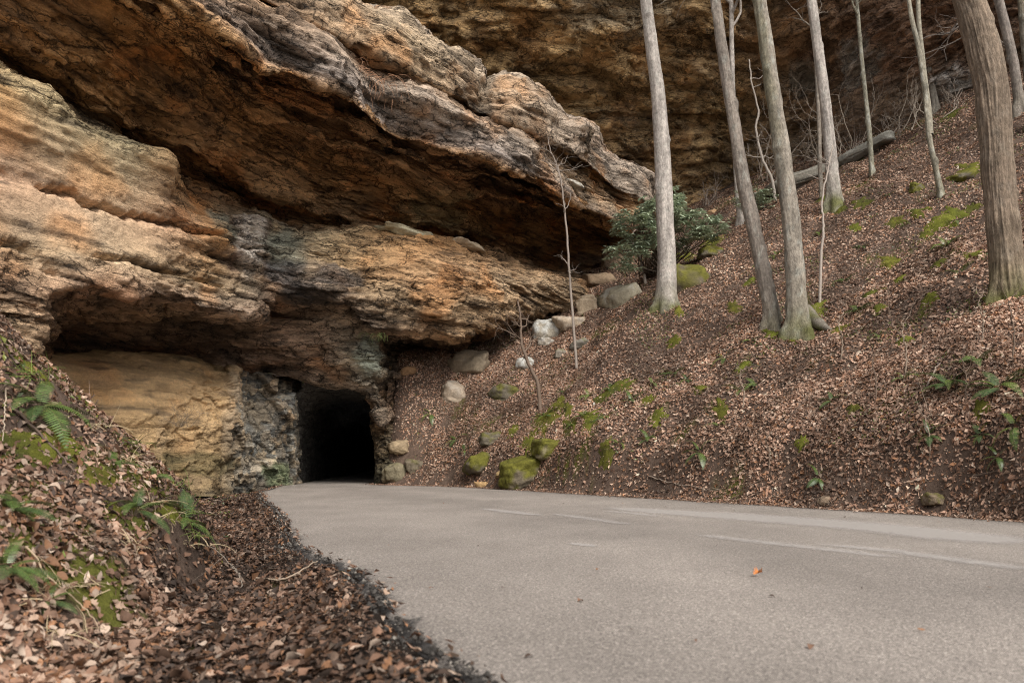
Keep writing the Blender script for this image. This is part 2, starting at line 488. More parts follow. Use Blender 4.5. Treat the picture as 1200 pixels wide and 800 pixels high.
edged = ((gdl > -0.5) & (gp[:, 0] < 2))[:, None] * (1 - sstep(0.12, 0.5, gdl + 0.25 * noise(gp, 2.0, 6)))[:, None]
soil = soil * (1 - 0.55 * wetd) * (1 - 0.5 * edged)
gcol = soil * (1 - mk) + np.array([0.10, 0.10, 0.02]) * mk
go = obj('ground', make_mesh('ground', gp, grid_faces(len(rad), len(ang)), gcol), M['soil'])
tag(go, 'dark forest soil of the bank, ditch and hillside under fallen leaves', kind='structure')

# ---- road
def resample(line, n):
    l = np.array(line); d = np.concatenate([[0], np.cumsum(np.linalg.norm(np.diff(l, axis=0), axis=1))])
    return d, l
kL = np.array([0, 1, 2, 3] + list(np.linspace(4, 11, len(L_px))) + [12, 13, 14, 16], float)
kR = np.array([0, 2.2, 4.2] + list(np.linspace(5.2, 11.6, len(R_px) - 1)) + [12.4, 13, 14, 16], float)
ss = np.concatenate([np.linspace(0, 3, 40)[:-1], np.linspace(3, 13, 520), np.linspace(13, 16, 60)[1:]])
lx = np.interp(ss, kL, [p[0] for p in EDGE_L]); ly = np.interp(ss, kL, [p[1] for p in EDGE_L])
rx = np.interp(ss, kR, [p[0] for p in EDGE_R]); ry = np.interp(ss, kR, [p[1] for p in EDGE_R])
tt = np.concatenate([np.linspace(0, 0.06, 26)[:-1], np.linspace(0.06, 0.2, 24)[:-1], np.linspace(0.2, 1, 40)])
l3 = np.stack([lx, ly, 0 * lx], -1)
jl = 0.16 * noise(l3, 1.6, 2) + 0.13 * noise(l3, 4.5, 3) + 0.015 * noise(l3, 14, 4)
r3 = np.stack([rx, ry, 0 * rx], -1)
jr = 0.25 * noise(r3, 0.8, 5) + 0.12 * noise(r3, 3, 3)
wd = np.hypot(rx - lx, ry - ly); tx, ty = (rx - lx) / wd, (ry - ly) / wd
intun = sstep(12.4, 12.8, ss)
jl *= (1 - intun); jr *= (1 - intun)
X = (lx + tx * jl)[:, None] * (1 - tt) + (rx + tx * jr)[:, None] * tt
Y = (ly + ty * jl)[:, None] * (1 - tt) + (ry + ty * jr)[:, None] * tt
rp = np.stack([X, Y, 0 * X], -1)
dedge = tt[None, :] * wd[:, None]
rz = 0.012 * noise(rp, 0.5) + 0.006 * noise(rp, 2.2)
crumble = np.exp(-dedge / 0.10)
rz = rz - 0.035 * np.exp(-dedge / 0.14) + crumble * (0.03 * noise(rp, 6, 2) + 0.03 * noise(rp, 16, 2))
rp[..., 2] = rz
base = np.array([0.275, 0.240, 0.210])
n_big = fbm(rp, (0.35, 0.35, 1), 3, 2)
colr = base * (1 + 0.2 * n_big[..., None]) * (1 - 0.10 * np.exp(-((tt - 0.42) / 0.09) ** 2) + 0.05 * np.exp(-((tt - 0.62) / 0.07) ** 2) + 0.05 * np.exp(-((tt - 0.25) / 0.07) ** 2))[None, :, None]
fr = np.clip(1.15 * np.exp(-dedge / (0.09 * np.exp(2.4 * np.clip(noise(rp, 0.9, 7) + 0.5 * noise(rp, 3, 8), -0.5, 0.15)))) + 0.10 * np.exp(-dedge / 0.4) * sstep(0.0, 0.4, noise(rp, 2.5, 1)), 0, 1)[..., None]
colr = colr * (1 - 0.25 * fr)
fr2 = np.clip(np.exp(-(wd[:, None] - dedge) / 0.25), 0, 1)[..., None] * 0.8
colr = colr * (1 - fr2) + np.array([0.06, 0.045, 0.035]) * fr2
nr, nc = X.shape
v = rp.reshape(-1, 3)
f = grid_faces(nr, nc)[:, ::-1]
# broken side face of the asphalt at both edges
sideL = rp[:, 0].copy(); sideL[:, 2] = -0.24; sideL[:, 0] -= tx * 0.05; sideL[:, 1] -= ty * 0.05
sideR = rp[:, -1].copy(); sideR[:, 2] = -0.24
nv = len(v)
v = np.vstack([v, sideL, sideR])
i = np.arange(nr - 1)
fL = np.stack([i * nc, (i + 1) * nc, nv + i + 1, nv + i], -1)
fR = np.stack([i * nc + nc - 1, nv + nr + i, nv + nr + i + 1, (i + 1) * nc + nc - 1], -1)
dk = np.tile([0.06, 0.055, 0.05, 0.6], (2 * nr, 1))
road = obj('road', make_mesh('road', v, np.vstack([f, fL[:, ::-1], fR[:, ::-1]]), np.vstack([np.concatenate([colr, 0.62 * fr], -1).reshape(-1, 4), dk])), M['asphalt'])
tag(road, 'weathered grey asphalt road with a crumbling edge running into the tunnel', kind='structure')

# worn pale marks on the asphalt: thin sheets with frayed outlines
def mat_worn():
    m, nt, b = new_mat('worn_white_paint')
    pos = geo_pos(nt); a = attr_col(nt)
    n = nz(nt, 14, 8, 0.75, mapping(nt, pos, (1.2, 0.8, 1), (0, 0, 0.6)))
    n0 = nz(nt, 3.0, 6, 0.75, mapping(nt, pos, (1.6, 0.7, 1), (0, 0, 0.6)))
    ad = nt.nodes.new('ShaderNodeMath'); ad.operation = 'MULTIPLY_ADD'
    nt.links.new(n0.outputs[0], ad.inputs[0]); ad.inputs[1].default_value = 1.4; nt.links.new(n.outputs[0], ad.inputs[2])
    mu = nt.nodes.new('ShaderNodeMath'); mu.operation = 'MULTIPLY'
    nt.links.new(ad.outputs[0], mu.inputs[0]); nt.links.new(a.outputs['Alpha'], mu.inputs[1])
    r = ramp(nt, mu.outputs[0], [(0.34, 0.0), (1.0, 0.6)])
    c = ramp(nt, n.outputs[0], [(0.3, (0.40, 0.36, 0.33)), (0.7, (0.50, 0.465, 0.43))])
    nt.links.new(c.outputs[0], b.inputs['Base Color']); b.inputs['Roughness'].default_value = 0.8
    nt.links.new(r.outputs[0], b.inputs['Alpha'])
    return m
M['worn'] = mat_worn()

def road_mark(pts, w0, strength=1.0):
    """pts: pixels on the road; w0: half width in metres"""
    q = np.array([PZ(a, b, 0.0) for a, b in pts])
    d = np.concatenate([[0], np.cumsum(np.linalg.norm(np.diff(q, axis=0), axis=1))])
    n = max(12, int(d[-1] / 0.08)); s = np.linspace(0, d[-1], n)
    c = np.stack([np.interp(s, d, q[:, k]) for k in range(3)], -1)
    tdir = np.gradient(c, axis=0); tdir /= np.linalg.norm(tdir, axis=1)[:, None]
    nrm = np.stack([-tdir[:, 1], tdir[:, 0], 0 * s], -1)
    wv = np.interp(s, np.linspace(0, d[-1], len(w0)), w0)
    e = np.linspace(-1, 1, 9)
    g = c[:, None] + nrm[:, None] * (e[None, :, None] * wv[:, None, None])
    g[..., 2] = 0.012 * noise(np.stack([g[..., 0], g[..., 1], 0 * g[..., 0]], -1), 0.5) + 0.006 * noise(np.stack([g[..., 0], g[..., 1], 0 * g[..., 0]], -1), 2.2) + 0.006
    fade = (1 - np.abs(e) ** 1.6)[None] * (sstep(0, 0.15 * d[-1] + 0.05, s) * sstep(0, 0.15 * d[-1] + 0.05, d[-1] - s))[:, None]
    col = np.ones((n * 9, 4)); col[:, 3] = (fade * strength).ravel()
    return obj('worn_mark', make_mesh('worn_mark', g.reshape(-1, 3), grid_faces(n, 9), col), M['worn'], road)

road_mark([(690, 593), (760, 598), (850, 604), (950, 611), (1050, 620), (1150, 631), (1260, 645)], [0.3, 0.8, 1.1, 1.1, 1.0, 0.9], 1.15)
road_mark([(800, 625), (880, 634), (960, 643), (1040, 652), (1075, 657)], [0.15, 0.3, 0.3, 0.15], 0.8)
road_mark([(940, 636), (1040, 645), (1120, 656), (1240, 672)], [0.15, 0.3, 0.3, 0.3], 0.82)
road_mark([(560, 595), (600, 600), (640, 605)], [0.15, 0.4, 0.15], 0.95)
road_mark([(640, 601), (700, 609), (750, 616)], [0.15, 0.35, 0.15], 0.75)
road_mark([(662, 636), (682, 638), (702, 641)], [0.1, 0.18, 0.08], 1.0)
road_mark([(700, 598), (740, 601), (780, 606)], [0.15, 0.4, 0.15], 0.75)
# ================================================================== THE CLIFF
STRIKE = np.array([0.56, 0.83, 0.0])         # bedding runs this way
PERP = np.array([0.83, -0.56, 0.0])

def plates(q, thick, hs, seed, dip=0.0):
    """stack of beds 'thick' metres thick; every bed has its own outline; returns (protrusion, depth into joint)"""
    zz = q[..., 2] + dip * (q[..., 1] + 0.3 * q[..., 0])
    zz = zz / thick + 0.9 * noise(q, (0.10 / thick ** 0.5, 0.10 / thick ** 0.5, 0.0), seed + 0.5) * min(1.0, 0.5 / thick ** 0.5)
    k = np.floor(zz); f = zz - k
    qq = np.stack([q[..., 0], q[..., 1], k * 13.37 / np.mean(hs)], -1)
    o = noise(qq, (hs[0], hs[1], np.mean(hs)), seed) + 0.5 * noise(qq, (hs[0] * 2.7, hs[1] * 2.7, np.mean(hs)), seed + 3)
    edge = np.minimum(f, 1 - f)
    return o, edge * thick, k

def rock_relief(p, nrm, seed=0.0, amp=1.0, blocky=1.0):
    """displacement (m) of a sandstone surface: stacked beds, cross-bedding, joints, lumps"""
    q = np.stack([p @ STRIKE, p @ PERP, p[..., 2]], -1)
    qw = q + 0.35 * np.stack([noise(p, 0.5, seed + 21), noise(p, 0.5, seed + 22), 0.6 * noise(p, 0.3, seed + 23)], -1)
    lump = 0.45 * noise(p, 0.22, seed + 2) + 0.26 * noise(p, 0.6, seed + 3)
    tq = lump * 1.7 / 0.24 + 0.45 * noise(p, 2.2, seed + 51) + 0.3 * noise(p, (4, 4, 7), seed + 52)
    kq = np.floor(tq); lump = 0.35 * lump + 0.24 * (kq + sstep(0.40, 0.60, tq - kq))
    o1, e1, k1 = plates(qw, 1.05, (0.18, 0.3), seed + 4)
    o2, e2, k2 = plates(qw, 0.36, (0.45, 0.7), seed + 5)
    o3, e3, k3 = plates(qw, 0.13, (0.9, 1.4), seed + 6, 0.12)
    o4, e4, k4 = plates(qw, 0.22, (0.6, 1.2), seed + 7, 0.42)      # cross-bedding
    m2 = sstep(-0.25, 0.25, noise(p, 0.28, seed + 8)); m3 = sstep(-0.15, 0.3, noise(p, 0.33, seed + 9)); m4 = sstep(0.05, 0.35, noise(p, 0.25, seed + 10))
    led = 1.05 * o1 + 0.85 * o2 * (0.25 + 0.75 * m2) * (1 - 0.5 * m4) + 0.36 * o3 * (0.2 + 0.8 * m3) + 0.55 * o4 * m4
    gap = 0.16 * np.exp(-e3 / 0.02) * m3 + 0.18 * np.exp(-e4 / 0.025) * m4 + 0.40 * np.exp(-e1 / 0.05) * sstep(-0.1, 0.3, noise(p, 0.4, seed + 11)) + 0.22 * np.exp(-e2 / 0.035) * m2 * sstep(0, 0.3, noise(p, 0.7, seed + 18))
    j = np.abs(noise(qw, (0.7, 0.7, 0.25), seed + 13)); joint = 0.30 * np.exp(-(j / 0.03) ** 2) * sstep(0.1, 0.35, noise(p, 0.3, seed + 14))
    pit = 0.35 * sstep(0.42, 0.6, noise(p, (0.9, 0.9, 1.5), seed + 19)) 
    rid = 0.26 * (0.35 - np.abs(noise(p, (1.3, 1.3, 2.6), seed + 15))) + 0.15 * (0.35 - np.abs(noise(p, (3.1, 3.1, 6), seed + 16)))
    fine = 0.08 * noise(p, (7, 7, 12), seed + 17)
    tint = np.exp(1.1 * np.tanh(2.5 * o2) * (0.3 + 0.7 * m2) * 0.55 + 0.9 * np.tanh(2.5 * o3) * 0.45 + 0.8 * np.tanh(3 * o4) * m4 * 0.5 + 0.5 * np.tanh(2 * o1) * 0.5)  # relief contrast put into the colour: recessed beds and joints darker
    seam = np.clip(0.95 * np.exp(-e2 / 0.04) * sstep(-0.2, 0.2, noise(p, 0.6, seed + 40)) + 0.6 * np.exp(-e3 / 0.02) * m3 * sstep(-0.1, 0.25, noise(p, 0.9, seed + 41)) + 0.8 * np.exp(-e4 / 0.02) * m4, 0, 1)
    return amp * (lump * (2.2 - 1.2 * blocky) + blocky * (led - gap) - joint - pit + rid + fine), np.stack([tint, seam], -1)

def loft(rows, cols, us, step=0.075, amp=None, seed=0.0, relief=1.0, calm=None, blocky=1.0, grooves=(), coarse=()):
    """rows: list of knot lists (u, py, d[, px]); cols: per row list of (u,(r,g,b)) ; returns grid points and colours"""
    R3, RC, RA = [], [], []
    for k, kn in enumerate(rows):
        u = [a[0] for a in kn]
        py = pchip(u, [a[1] for a in kn], us); d = pchip(u, [a[2] for a in kn], us)
        px = pchip(u, [a[3] if len(a) > 3 else a[0] for a in kn], us)
        R3.append(P(px, py, d))
        ck = cols[k]
        RC.append(np.stack([np.interp(us, [c[0] for c in ck], [c[1][j] for c in ck]) for j in range(3)], -1))
    R3 = np.array(R3); RC = np.array(RC)
    amp = np.ones(len(rows)) if amp is None else np.array(amp)
    pts, cl, am, idx = [], [], [], [0]
    for k in range(len(rows) - 1):
        L = np.linalg.norm(R3[k + 1] - R3[k], axis=1)
        n = max(3, int(np.percentile(L, 70) / (step * (4 if k in coarse else 1))))
        t = (np.arange(n) / n)[:, None, None]
        pts.append(R3[k] * (1 - t) + R3[k + 1] * t); cl.append(RC[k] * (1 - t) + RC[k + 1] * t)
        am.append((amp[k] * (1 - t) + amp[k + 1] * t)[..., 0] * np.ones((1, len(us))))
        idx.append(idx[-1] + n)
    pts.append(R3[-1:]); cl.append(RC[-1:]); am.append(amp[-1] * np.ones((1, len(us))))
    p = np.concatenate(pts); c = np.concatenate(cl); a = np.concatenate(am)
    a0_ = a.copy()
    if calm is not None:
        k0, k1, u1, fac = calm
        rr_ = np.arange(len(p)); m = sstep(idx[k0] - 4, idx[k0] + 8, rr_)[:, None] * (1 - sstep(idx[k1] - 10, idx[k1] + 10, rr_))[:, None] * (1 - sstep(u1 - 60, u1 + 40, us))[None]
        a = a * (1 - (1 - fac) * m)
    # slightly rounded edges
    for _ in range(3):
        q = p.copy(); q[1:-1] = 0.25 * p[:-2] + 0.5 * p[1:-1] + 0.25 * p[2:]; p = q
    n = np.cross(np.gradient(p, axis=1), np.gradient(p, axis=0)); n /= np.linalg.norm(n, axis=-1, keepdims=True) + 1e-9
    tocam = np.array([0, 0, 1.0]) - p
    sgn = np.sign((n * tocam).sum(-1).mean()) or 1
    n = n * sgn
    ns = n.copy()
    for _ in range(10):
        ns[1:-1] = (ns[:-2] + ns[1:-1] + ns[2:]) / 3; ns[:, 1:-1] = (ns[:, :-2] + ns[:, 1:-1] + ns[:, 2:]) / 3
    ns /= np.linalg.norm(ns, axis=-1, keepdims=True) + 1e-9
    d, tn = rock_relief(p, ns, seed, relief, blocky); d = d * a
    for (kr, ua, ub, dep) in grooves:
        jit = 5.0 * noise(np.stack([us * 0.03, 0 * us, 0 * us + kr], -1), 1.0, 2) + 2.5 * noise(np.stack([us * 0.12, 0 * us, 0 * us + kr], -1), 1.0, 4)
        g_ = np.exp(-(np.abs(np.arange(len(p))[:, None] - idx[kr] - jit[None]) / 1.3) ** 2) * (sstep(ua, ua + 25, us) * (1 - sstep(ub - 40, ub, us)))[None] * sstep(-0.35, 0.05, noise(p, 0.7, kr))
        d = d - dep * g_
    p = p + ns * d[..., None]
    tn = np.concatenate([tn, (a / np.maximum(1e-3, a0_))[..., None]], -1)
    return p, c, idx, sgn, tn

def rock_colour(p, c, d, seed=0.0, dark=0.6, rust=0.5, lich=0.25, veins=0.75, tpow=1.0):
    q = np.stack([p @ STRIKE, p @ PERP, p[..., 2]], -1)
    band = noise(q, (0.12, 0.3, 1.6), seed + 30) + 0.6 * noise(q, (0.3, 0.6, 4.5), seed + 31)
    c = c * (1 + 0.55 * band[..., None])
    m = sstep(0.05, 0.45, fbm(p, 0.45, 3, seed + 32))[..., None] * rust
    c = c * (1 - m) + c * np.array([1.3, 0.85, 0.48]) * m
    m = sstep(0.12, 0.4, fbm(p, 0.33, 4, seed + 33))[..., None] * dark
    c = c * (1 - m) + np.array([0.055, 0.046, 0.042]) * m
    m = sstep(0.2, 0.45, fbm(p, 0.5, 4, seed + 34))[..., None] * lich
    c = c * (1 - m) + np.array([0.44, 0.40, 0.34]) * m
    o, e, k = plates(q, 0.5, (0.4, 0.6), seed + 5)
    c = c * (1 + 0.5 * o[..., None])
    fl = fbm(p, (1.6, 1.6, 4.0), 3, seed + 36)
    c = c * (1 + 0.45 * fl[..., None])
    m = sstep(0.28, 0.45, fbm(q, (0.5, 0.9, 2.6), 4, seed + 35))[..., None] * 0.6
    c = c * (1 - m) + np.array([0.05, 0.042, 0.036]) * m
    al = np.clip(d[..., 2:3], 0, 1)
    tint, seam = d[..., 0:1] ** (tpow * (0.25 + 0.75 * al)), d[..., 1:2] * veins * al
    c = c * tint
    c = c * (1 - seam) + np.array([0.06, 0.046, 0.036]) * seam
    mx_ = c.max(-1, keepdims=True); c = c * np.where(mx_ > 0.5, (0.5 + 0.3 * np.tanh((mx_ - 0.5) / 0.45)) / np.maximum(mx_, 1e-3), 1.0)
    return np.concatenate([np.clip(c, 0.01, 0.85), al], -1)

def sheet_part(name, p, c, r0, r1, parent, sgn, label=None):
    g = p[r0:r1 + 1]; nr, nc = g.shape[:2]
    f = grid_faces(nr, nc)
    if sgn < 0: f = f[:, ::-1]
    o = obj(name, make_mesh(name, g.reshape(-1, 3), f, c[r0:r1 + 1].reshape(-1, 4), False), M['rock'], parent)
    if label: o['label'] = label
    return o

cliff = empty('cliff', (0, 34, 0))
tag(cliff, 'tall overhanging layered sandstone cliff of brown, orange and grey beds', kind='structure')
cliff.location = (0, 0, 0)

def zk(pts, z):
    return [(a[0], a[1], float(DZ(a[1], z))) for a in pts]

# feature lines of the main cliff, from the top ledge down to the tunnel lintel: (u, py, depth[, px])
A = zk([(-350, -400), (-150, -290), (0, -205), (100, -150), (200, -97), (300, -47), (400, 3), (430, 18), (468, 30), (511, 57), (542, 74), (556, 90)], 15.2)
A += zk([(566, 108), (596, 105), (623, 114), (657, 137), (687, 154), (697, 180), (724, 198), (758, 216)], 15.2)
A[-1] = (758, 216, 39.3); A += [(772, 240, 41.5, 767), (800, 235, 50, 750)]
A0 = [(k[0], k[1] - 6, k[2] + 9, k[3] if len(k) > 3 else k[0]) for k in A]
B_ = zk([(-350, -370), (-150, -250), (0, -165), (100, -105), (200, -52), (300, -3), (400, 42), (430, 56), (468, 72), (511, 100), (542, 118), (560, 132), (600, 141), (650, 168), (690, 192), (724, 222)], 14.0)
B_ = [(k[0], k[1], k[2] + 0.25) for k in B_] + [(758, 236, 39.3), (772, 248, 41.5, 764), (800, 245, 50, 750)]
C1 = [(k[0], k[1] + 2, k[2] + (1.4 if k[0] < 700 else 0.5), k[3] if len(k) > 3 else k[0]) for k in B_]
D_ = zk([(-350, -350), (-150, -225), (0, -140), (100, -83), (200, -38), (300, 8), (400, 62), (430, 90), (457, 104), (500, 112), (515, 121), (562, 139), (589, 155), (620, 172), (650, 199), (680, 220), (704, 234), (731, 254)], 13.2)
D_ += [(758, 262, 40, 745), (772, 266, 42, 748), (800, 268, 50, 745)]
E_ = zk([(-350, -310), (-150, -185), (0, -100), (100, -52), (200, -10), (277, 32), (304, 57), (400, 95), (430, 118), (457, 146), (505, 161), (562, 171), (603, 189), (647, 213), (687, 240), (724, 258)], 12.4)
E_ += [(758, 268, 40, 738), (772, 270, 42.5, 742), (800, 272, 50, 740)]
F_ = zk([(-350, -250), (-150, -150), (0, -80), (100, -12), (150, 15), (209, 62), (270, 128), (317, 159), (371, 189), (400, 197), (467, 216)], 12.1)
F_ += [(535, 242, 34.5), (603, 252, 38), (660, 262, 41), (724, 270, 44), (758, 275, 45, 735), (772, 276, 46, 737), (800, 278, 50, 738)]
G_ = zk([(-350, -150), (-150, -40), (0, 40), (90, 98), (172, 146), (236, 173), (277, 196), (338, 223), (400, 247), (450, 258)], 10.9)
G_ += [(535, 268, 34.5), (603, 276, 38), (660, 284, 41.5), (724, 292, 44.5), (758, 296, 45.5, 735), (772, 298, 46, 737), (800, 298, 50, 738)]
H_ = [(-350, -128, 16.5), (-150, -10, 18.8), (0, 88, 20.8), (88, 128, 23.0), (165, 168, 25.8), (236, 208, 28.6), (304, 243, 31.0), (400, 266, 33.6), (450, 268, 34.8),
      (535, 283, 36.8), (603, 300, 39.5), (660, 312, 42), (724, 320, 44.8), (758, 322, 46, 735), (772, 324, 46.5, 737), (800, 324, 50, 738)]
I_ = zk([(-350, -140), (-150, 5), (0, 91), (44, 111), (88, 135), (128, 158), (165, 174), (203, 188), (214, 205), (230, 222), (263, 235), (304, 249), (338, 261), (400, 270)], 9.3)
I_ += [(424, 268, 29.3), (470, 273, 30.0), (522, 284, 31.2), (569, 294, 32.6), (616, 311, 34.5), (653, 328, 36.2), (677, 342, 37.6), (700, 350, 39.0, 684), (758, 352, 44, 690), (772, 352, 46, 692), (800, 352, 50, 700)]
Ib = [(-350, 40, 13.2), (-150, 135, 15.2), (0, 204, 17.2), (64, 223, 18.6), (111, 243, 19.7), (148, 252, 20.9), (203, 262, 22.3), (243, 275, 23.8), (300, 290, 26.0), (350, 298, 27.3), (400, 306, 28.2), (470, 305, 29.4), (569, 322, 31.8), (616, 332, 33.8), (653, 341, 36.0), (677, 349, 37.6),
      (700, 356, 39.0, 684), (758, 358, 44, 690), (772, 358, 46, 692), (800, 358, 50, 700)]
Ic = [(-350, 160, 13.0), (-150, 235, 15.0), (0, 284, 17.0), (78, 297, 18.6), (152, 307, 20.7), (203, 320, 22.2), (243, 330, 23.8), (280, 338, 25.2), (318, 332, 26.8), (372, 338, 27.4), (400, 342, 27.8), (470, 345, 29.2), (569, 355, 31.8), (616, 352, 34.2), (653, 350, 36.4), (677, 354, 37.8),
      (700, 362, 39.2, 684), (758, 364, 44, 690), (772, 364, 46, 692), (800, 364, 50, 700)]
J_ = [(-350, 250, 13.2), (-150, 305, 15.2), (0, 330, 16.9), (45, 340, 17.8), (60, 338, 18.2), (81, 333, 18.6), (115, 334, 19.5), (145, 341, 20.6), (189, 346, 22.0), (216, 350, 22.9), (236, 361, 23.5), (280, 366, 25.0), (305, 360, 26.0), (322, 345, 27.2), (372, 350, 27.9), (400, 358, 28.2), (440, 385, 29.2), (470, 390, 30.0), (484, 389, 30.3), (535, 392, 31.6), (569, 385, 32.6), (603, 375, 34.2), (623, 368, 35.2), (663, 358, 37.2),
      (700, 368, 39.2, 684), (758, 370, 44, 690), (772, 370, 46, 692), (800, 370, 50, 700)]
K_ = [(-350, 300, 13.4), (-150, 350, 15.4), (0, 372, 17.2), (45, 380, 18.4), (60, 362, 21.5), (81, 356, 22.4), (115, 358, 23.3), (145, 362, 24.2), (189, 368, 25.5), (236, 378, 27.2), (280, 384, 28.6), (305, 378, 29.0), (322, 366, 29.3), (372, 366, 29.6), (400, 376, 29.6), (440, 400, 30.4), (460, 398, 33.5), (484, 397, 34.6), (535, 399, 35.6), (569, 394, 36.6), (603, 384, 38), (663, 366, 40),
      (700, 372, 41, 684), (758, 374, 45, 690), (772, 374, 47, 692), (800, 374, 51, 700)]
Kb = [(-350, 380, 13.5), (-150, 420, 15.4), (0, 430, 17.4), (45, 440, 18.6), (60, 392, 24.5), (81, 392, 25), (115, 396, 25.8), (145, 400, 26.6), (189, 406, 27.8), (236, 410, 29.4), (280, 408, 30.0), (305, 404, 29.9), (322, 400, 29.8), (372, 402, 30.2), (400, 412, 30.3), (440, 426, 31.0), (460, 406, 35.5), (484, 404, 36.6), (535, 404, 37.6), (569, 400, 38.6), (603, 392, 40), (663, 374, 42),
      (700, 378, 43, 684), (758, 380, 47, 690), (772, 380, 49, 692), (800, 380, 53, 700)]
L_ = [(-350, 450, 13.6), (-150, 480, 15.6), (0, 480, 17.6), (45, 480, 18.8), (60, 420, 25.5), (81, 420, 26), (115, 422, 26.8), (145, 424, 27.6), (189, 428, 28.8), (236, 430, 30.2), (280, 437, 30.9), (305, 440, 31.1), (325, 441, 31.4), (340, 445, 31.7), (380, 449, 32.0), (415, 456, 32.1), (428, 463, 32.1), (440, 480, 32.2), (450, 500, 32.4), (462, 450, 33.0), (484, 425, 37), (535, 415, 39), (569, 410, 40), (603, 400, 42), (663, 380, 44),
      (700, 384, 45, 684), (758, 386, 49, 690), (772, 386, 51, 692), (800, 386, 55, 700)]
L2 = [(k[0], k[1] - 4, k[2] + 4.5, k[3] if len(k) > 3 else k[0]) for k in L_]
def rowmix(R1, R2, tp, td, seed, wob=0.10):
    ul = np.array(sorted(set([k[0] for k in R1] + [k[0] for k in R2] + list(range(-350, 700, 18)))), float)
    ev = lambda R, j: pchip([k[0] for k in R], [(k[j] if len(k) > j else k[0]) for k in R], ul)
    w_ = wob * 2.2 * noise(np.stack([ul * 0.012, 0 * ul + seed, 0 * ul], -1), 1.0, seed) + wob * noise(np.stack([ul * 0.05, 0 * ul + seed, 0 * ul], -1), 1.0, seed + 3)
    ap = np.clip(tp + w_, 0.02, 0.98); ad = np.clip(td + w_, 0.02, 0.98)
    return [(u, p1 + (p2 - p1) * x, d1 + (d2 - d1) * y, q1 + (q2 - q1) * x) for u, p1, p2, d1, d2, q1, q2, x, y in zip(ul, ev(R1, 1), ev(R2, 1), ev(R1, 2), ev(R2, 2), ev(R1, 3), ev(R2, 3), ap, ad)]
# the ceiling is a stair of slabs, each with a short face and a flat underside
ceil_rows, ceil_t = [], []
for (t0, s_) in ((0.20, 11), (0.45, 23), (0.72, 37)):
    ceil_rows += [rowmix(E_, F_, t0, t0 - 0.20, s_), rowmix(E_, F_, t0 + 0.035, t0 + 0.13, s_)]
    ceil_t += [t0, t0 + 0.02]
gh_rows = [rowmix(G_, H_, 0.35, 0.12, 51), rowmix(G_, H_, 0.40, 0.5, 51)]
rows = [A0, A, B_, C1, D_, E_] + ceil_rows + [F_, G_] + gh_rows + [H_, I_, Ib, Ic, J_, K_, Kb, L_, L2]
tan = (0.47, 0.36, 0.24); grey = (0.42, 0.36, 0.30); orange = (0.44, 0.24, 0.09); brown = (0.32, 0.19, 0.09)
buff = (0.52, 0.39, 0.24); pink = (0.50, 0.34, 0.23); dkb = (0.20, 0.13, 0.08); green = (0.36, 0.345, 0.26)
rust = (0.50, 0.29, 0.13); dko = (0.27, 0.15, 0.065); gbr = (0.30, 0.23, 0.17)
c1 = lambda c: [(0, c)]
cols = [c1(grey), [(300, gbr), (480, (0.52, 0.42, 0.29)), (700, grey)], [(300, dkb), (480, tan), (700, grey)], c1(brown),
        [(350, gbr), (460, grey), (600, grey), (740, tan)], [(200, dkb), (330, (0.28, 0.25, 0.23)), (600, (0.30, 0.27, 0.25)), (740, gbr)],
        [(0, dko), (200, orange), (450, (0.40, 0.24, 0.11)), (640, dko)], [(0, dko), (150, (0.42, 0.25, 0.11)), (330, (0.54, 0.35, 0.19)), (520, (0.46, 0.31, 0.16)), (700, brown)],
        [(0, brown), (300, dko), (520, brown), (700, dkb)],
        [(0, (0.42, 0.34, 0.2)), (150, (0.42, 0.37, 0.24)), (230, rust), (300, green), (380, (0.42, 0.35, 0.23)), (500, rust), (680, tan)],
        [(0, pink), (120, (0.55, 0.42, 0.29)), (200, pink), (260, rust), (330, (0.42, 0.37, 0.27)), (400, (0.46, 0.33, 0.19)), (480, (0.54, 0.34, 0.18)), (600, tan)],
        [(0, (0.46, 0.36, 0.24)), (120, (0.44, 0.35, 0.24)), (240, buff), (300, (0.4, 0.33, 0.24)), (350, (0.26, 0.22, 0.2)), (430, (0.48, 0.36, 0.23)), (600, (0.44, 0.32, 0.2))],
        [(0, (0.42, 0.29, 0.19)), (150, (0.40, 0.28, 0.2)), (290, (0.46, 0.36, 0.28)), (320, dkb), (430, gbr), (560, (0.38, 0.26, 0.15)), (660, tan)],
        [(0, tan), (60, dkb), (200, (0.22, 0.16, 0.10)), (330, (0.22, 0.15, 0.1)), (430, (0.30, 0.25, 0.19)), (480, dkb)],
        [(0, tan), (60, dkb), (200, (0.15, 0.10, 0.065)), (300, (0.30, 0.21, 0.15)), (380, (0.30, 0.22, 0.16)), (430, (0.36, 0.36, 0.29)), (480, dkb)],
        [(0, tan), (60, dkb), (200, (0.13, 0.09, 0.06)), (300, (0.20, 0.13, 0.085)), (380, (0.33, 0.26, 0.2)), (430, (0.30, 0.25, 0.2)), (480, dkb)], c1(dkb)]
amps = [0.6, 0.55, 0.5, 0.5, 0.45, 0.45, 0.75, 0.75, 0.55, 0.5, 0.5, 0.5, 0.42, 0.55, 0.6, 0.45, 0.4]
cE, cF, cG, cH = cols[5], cols[6], cols[7], cols[8]
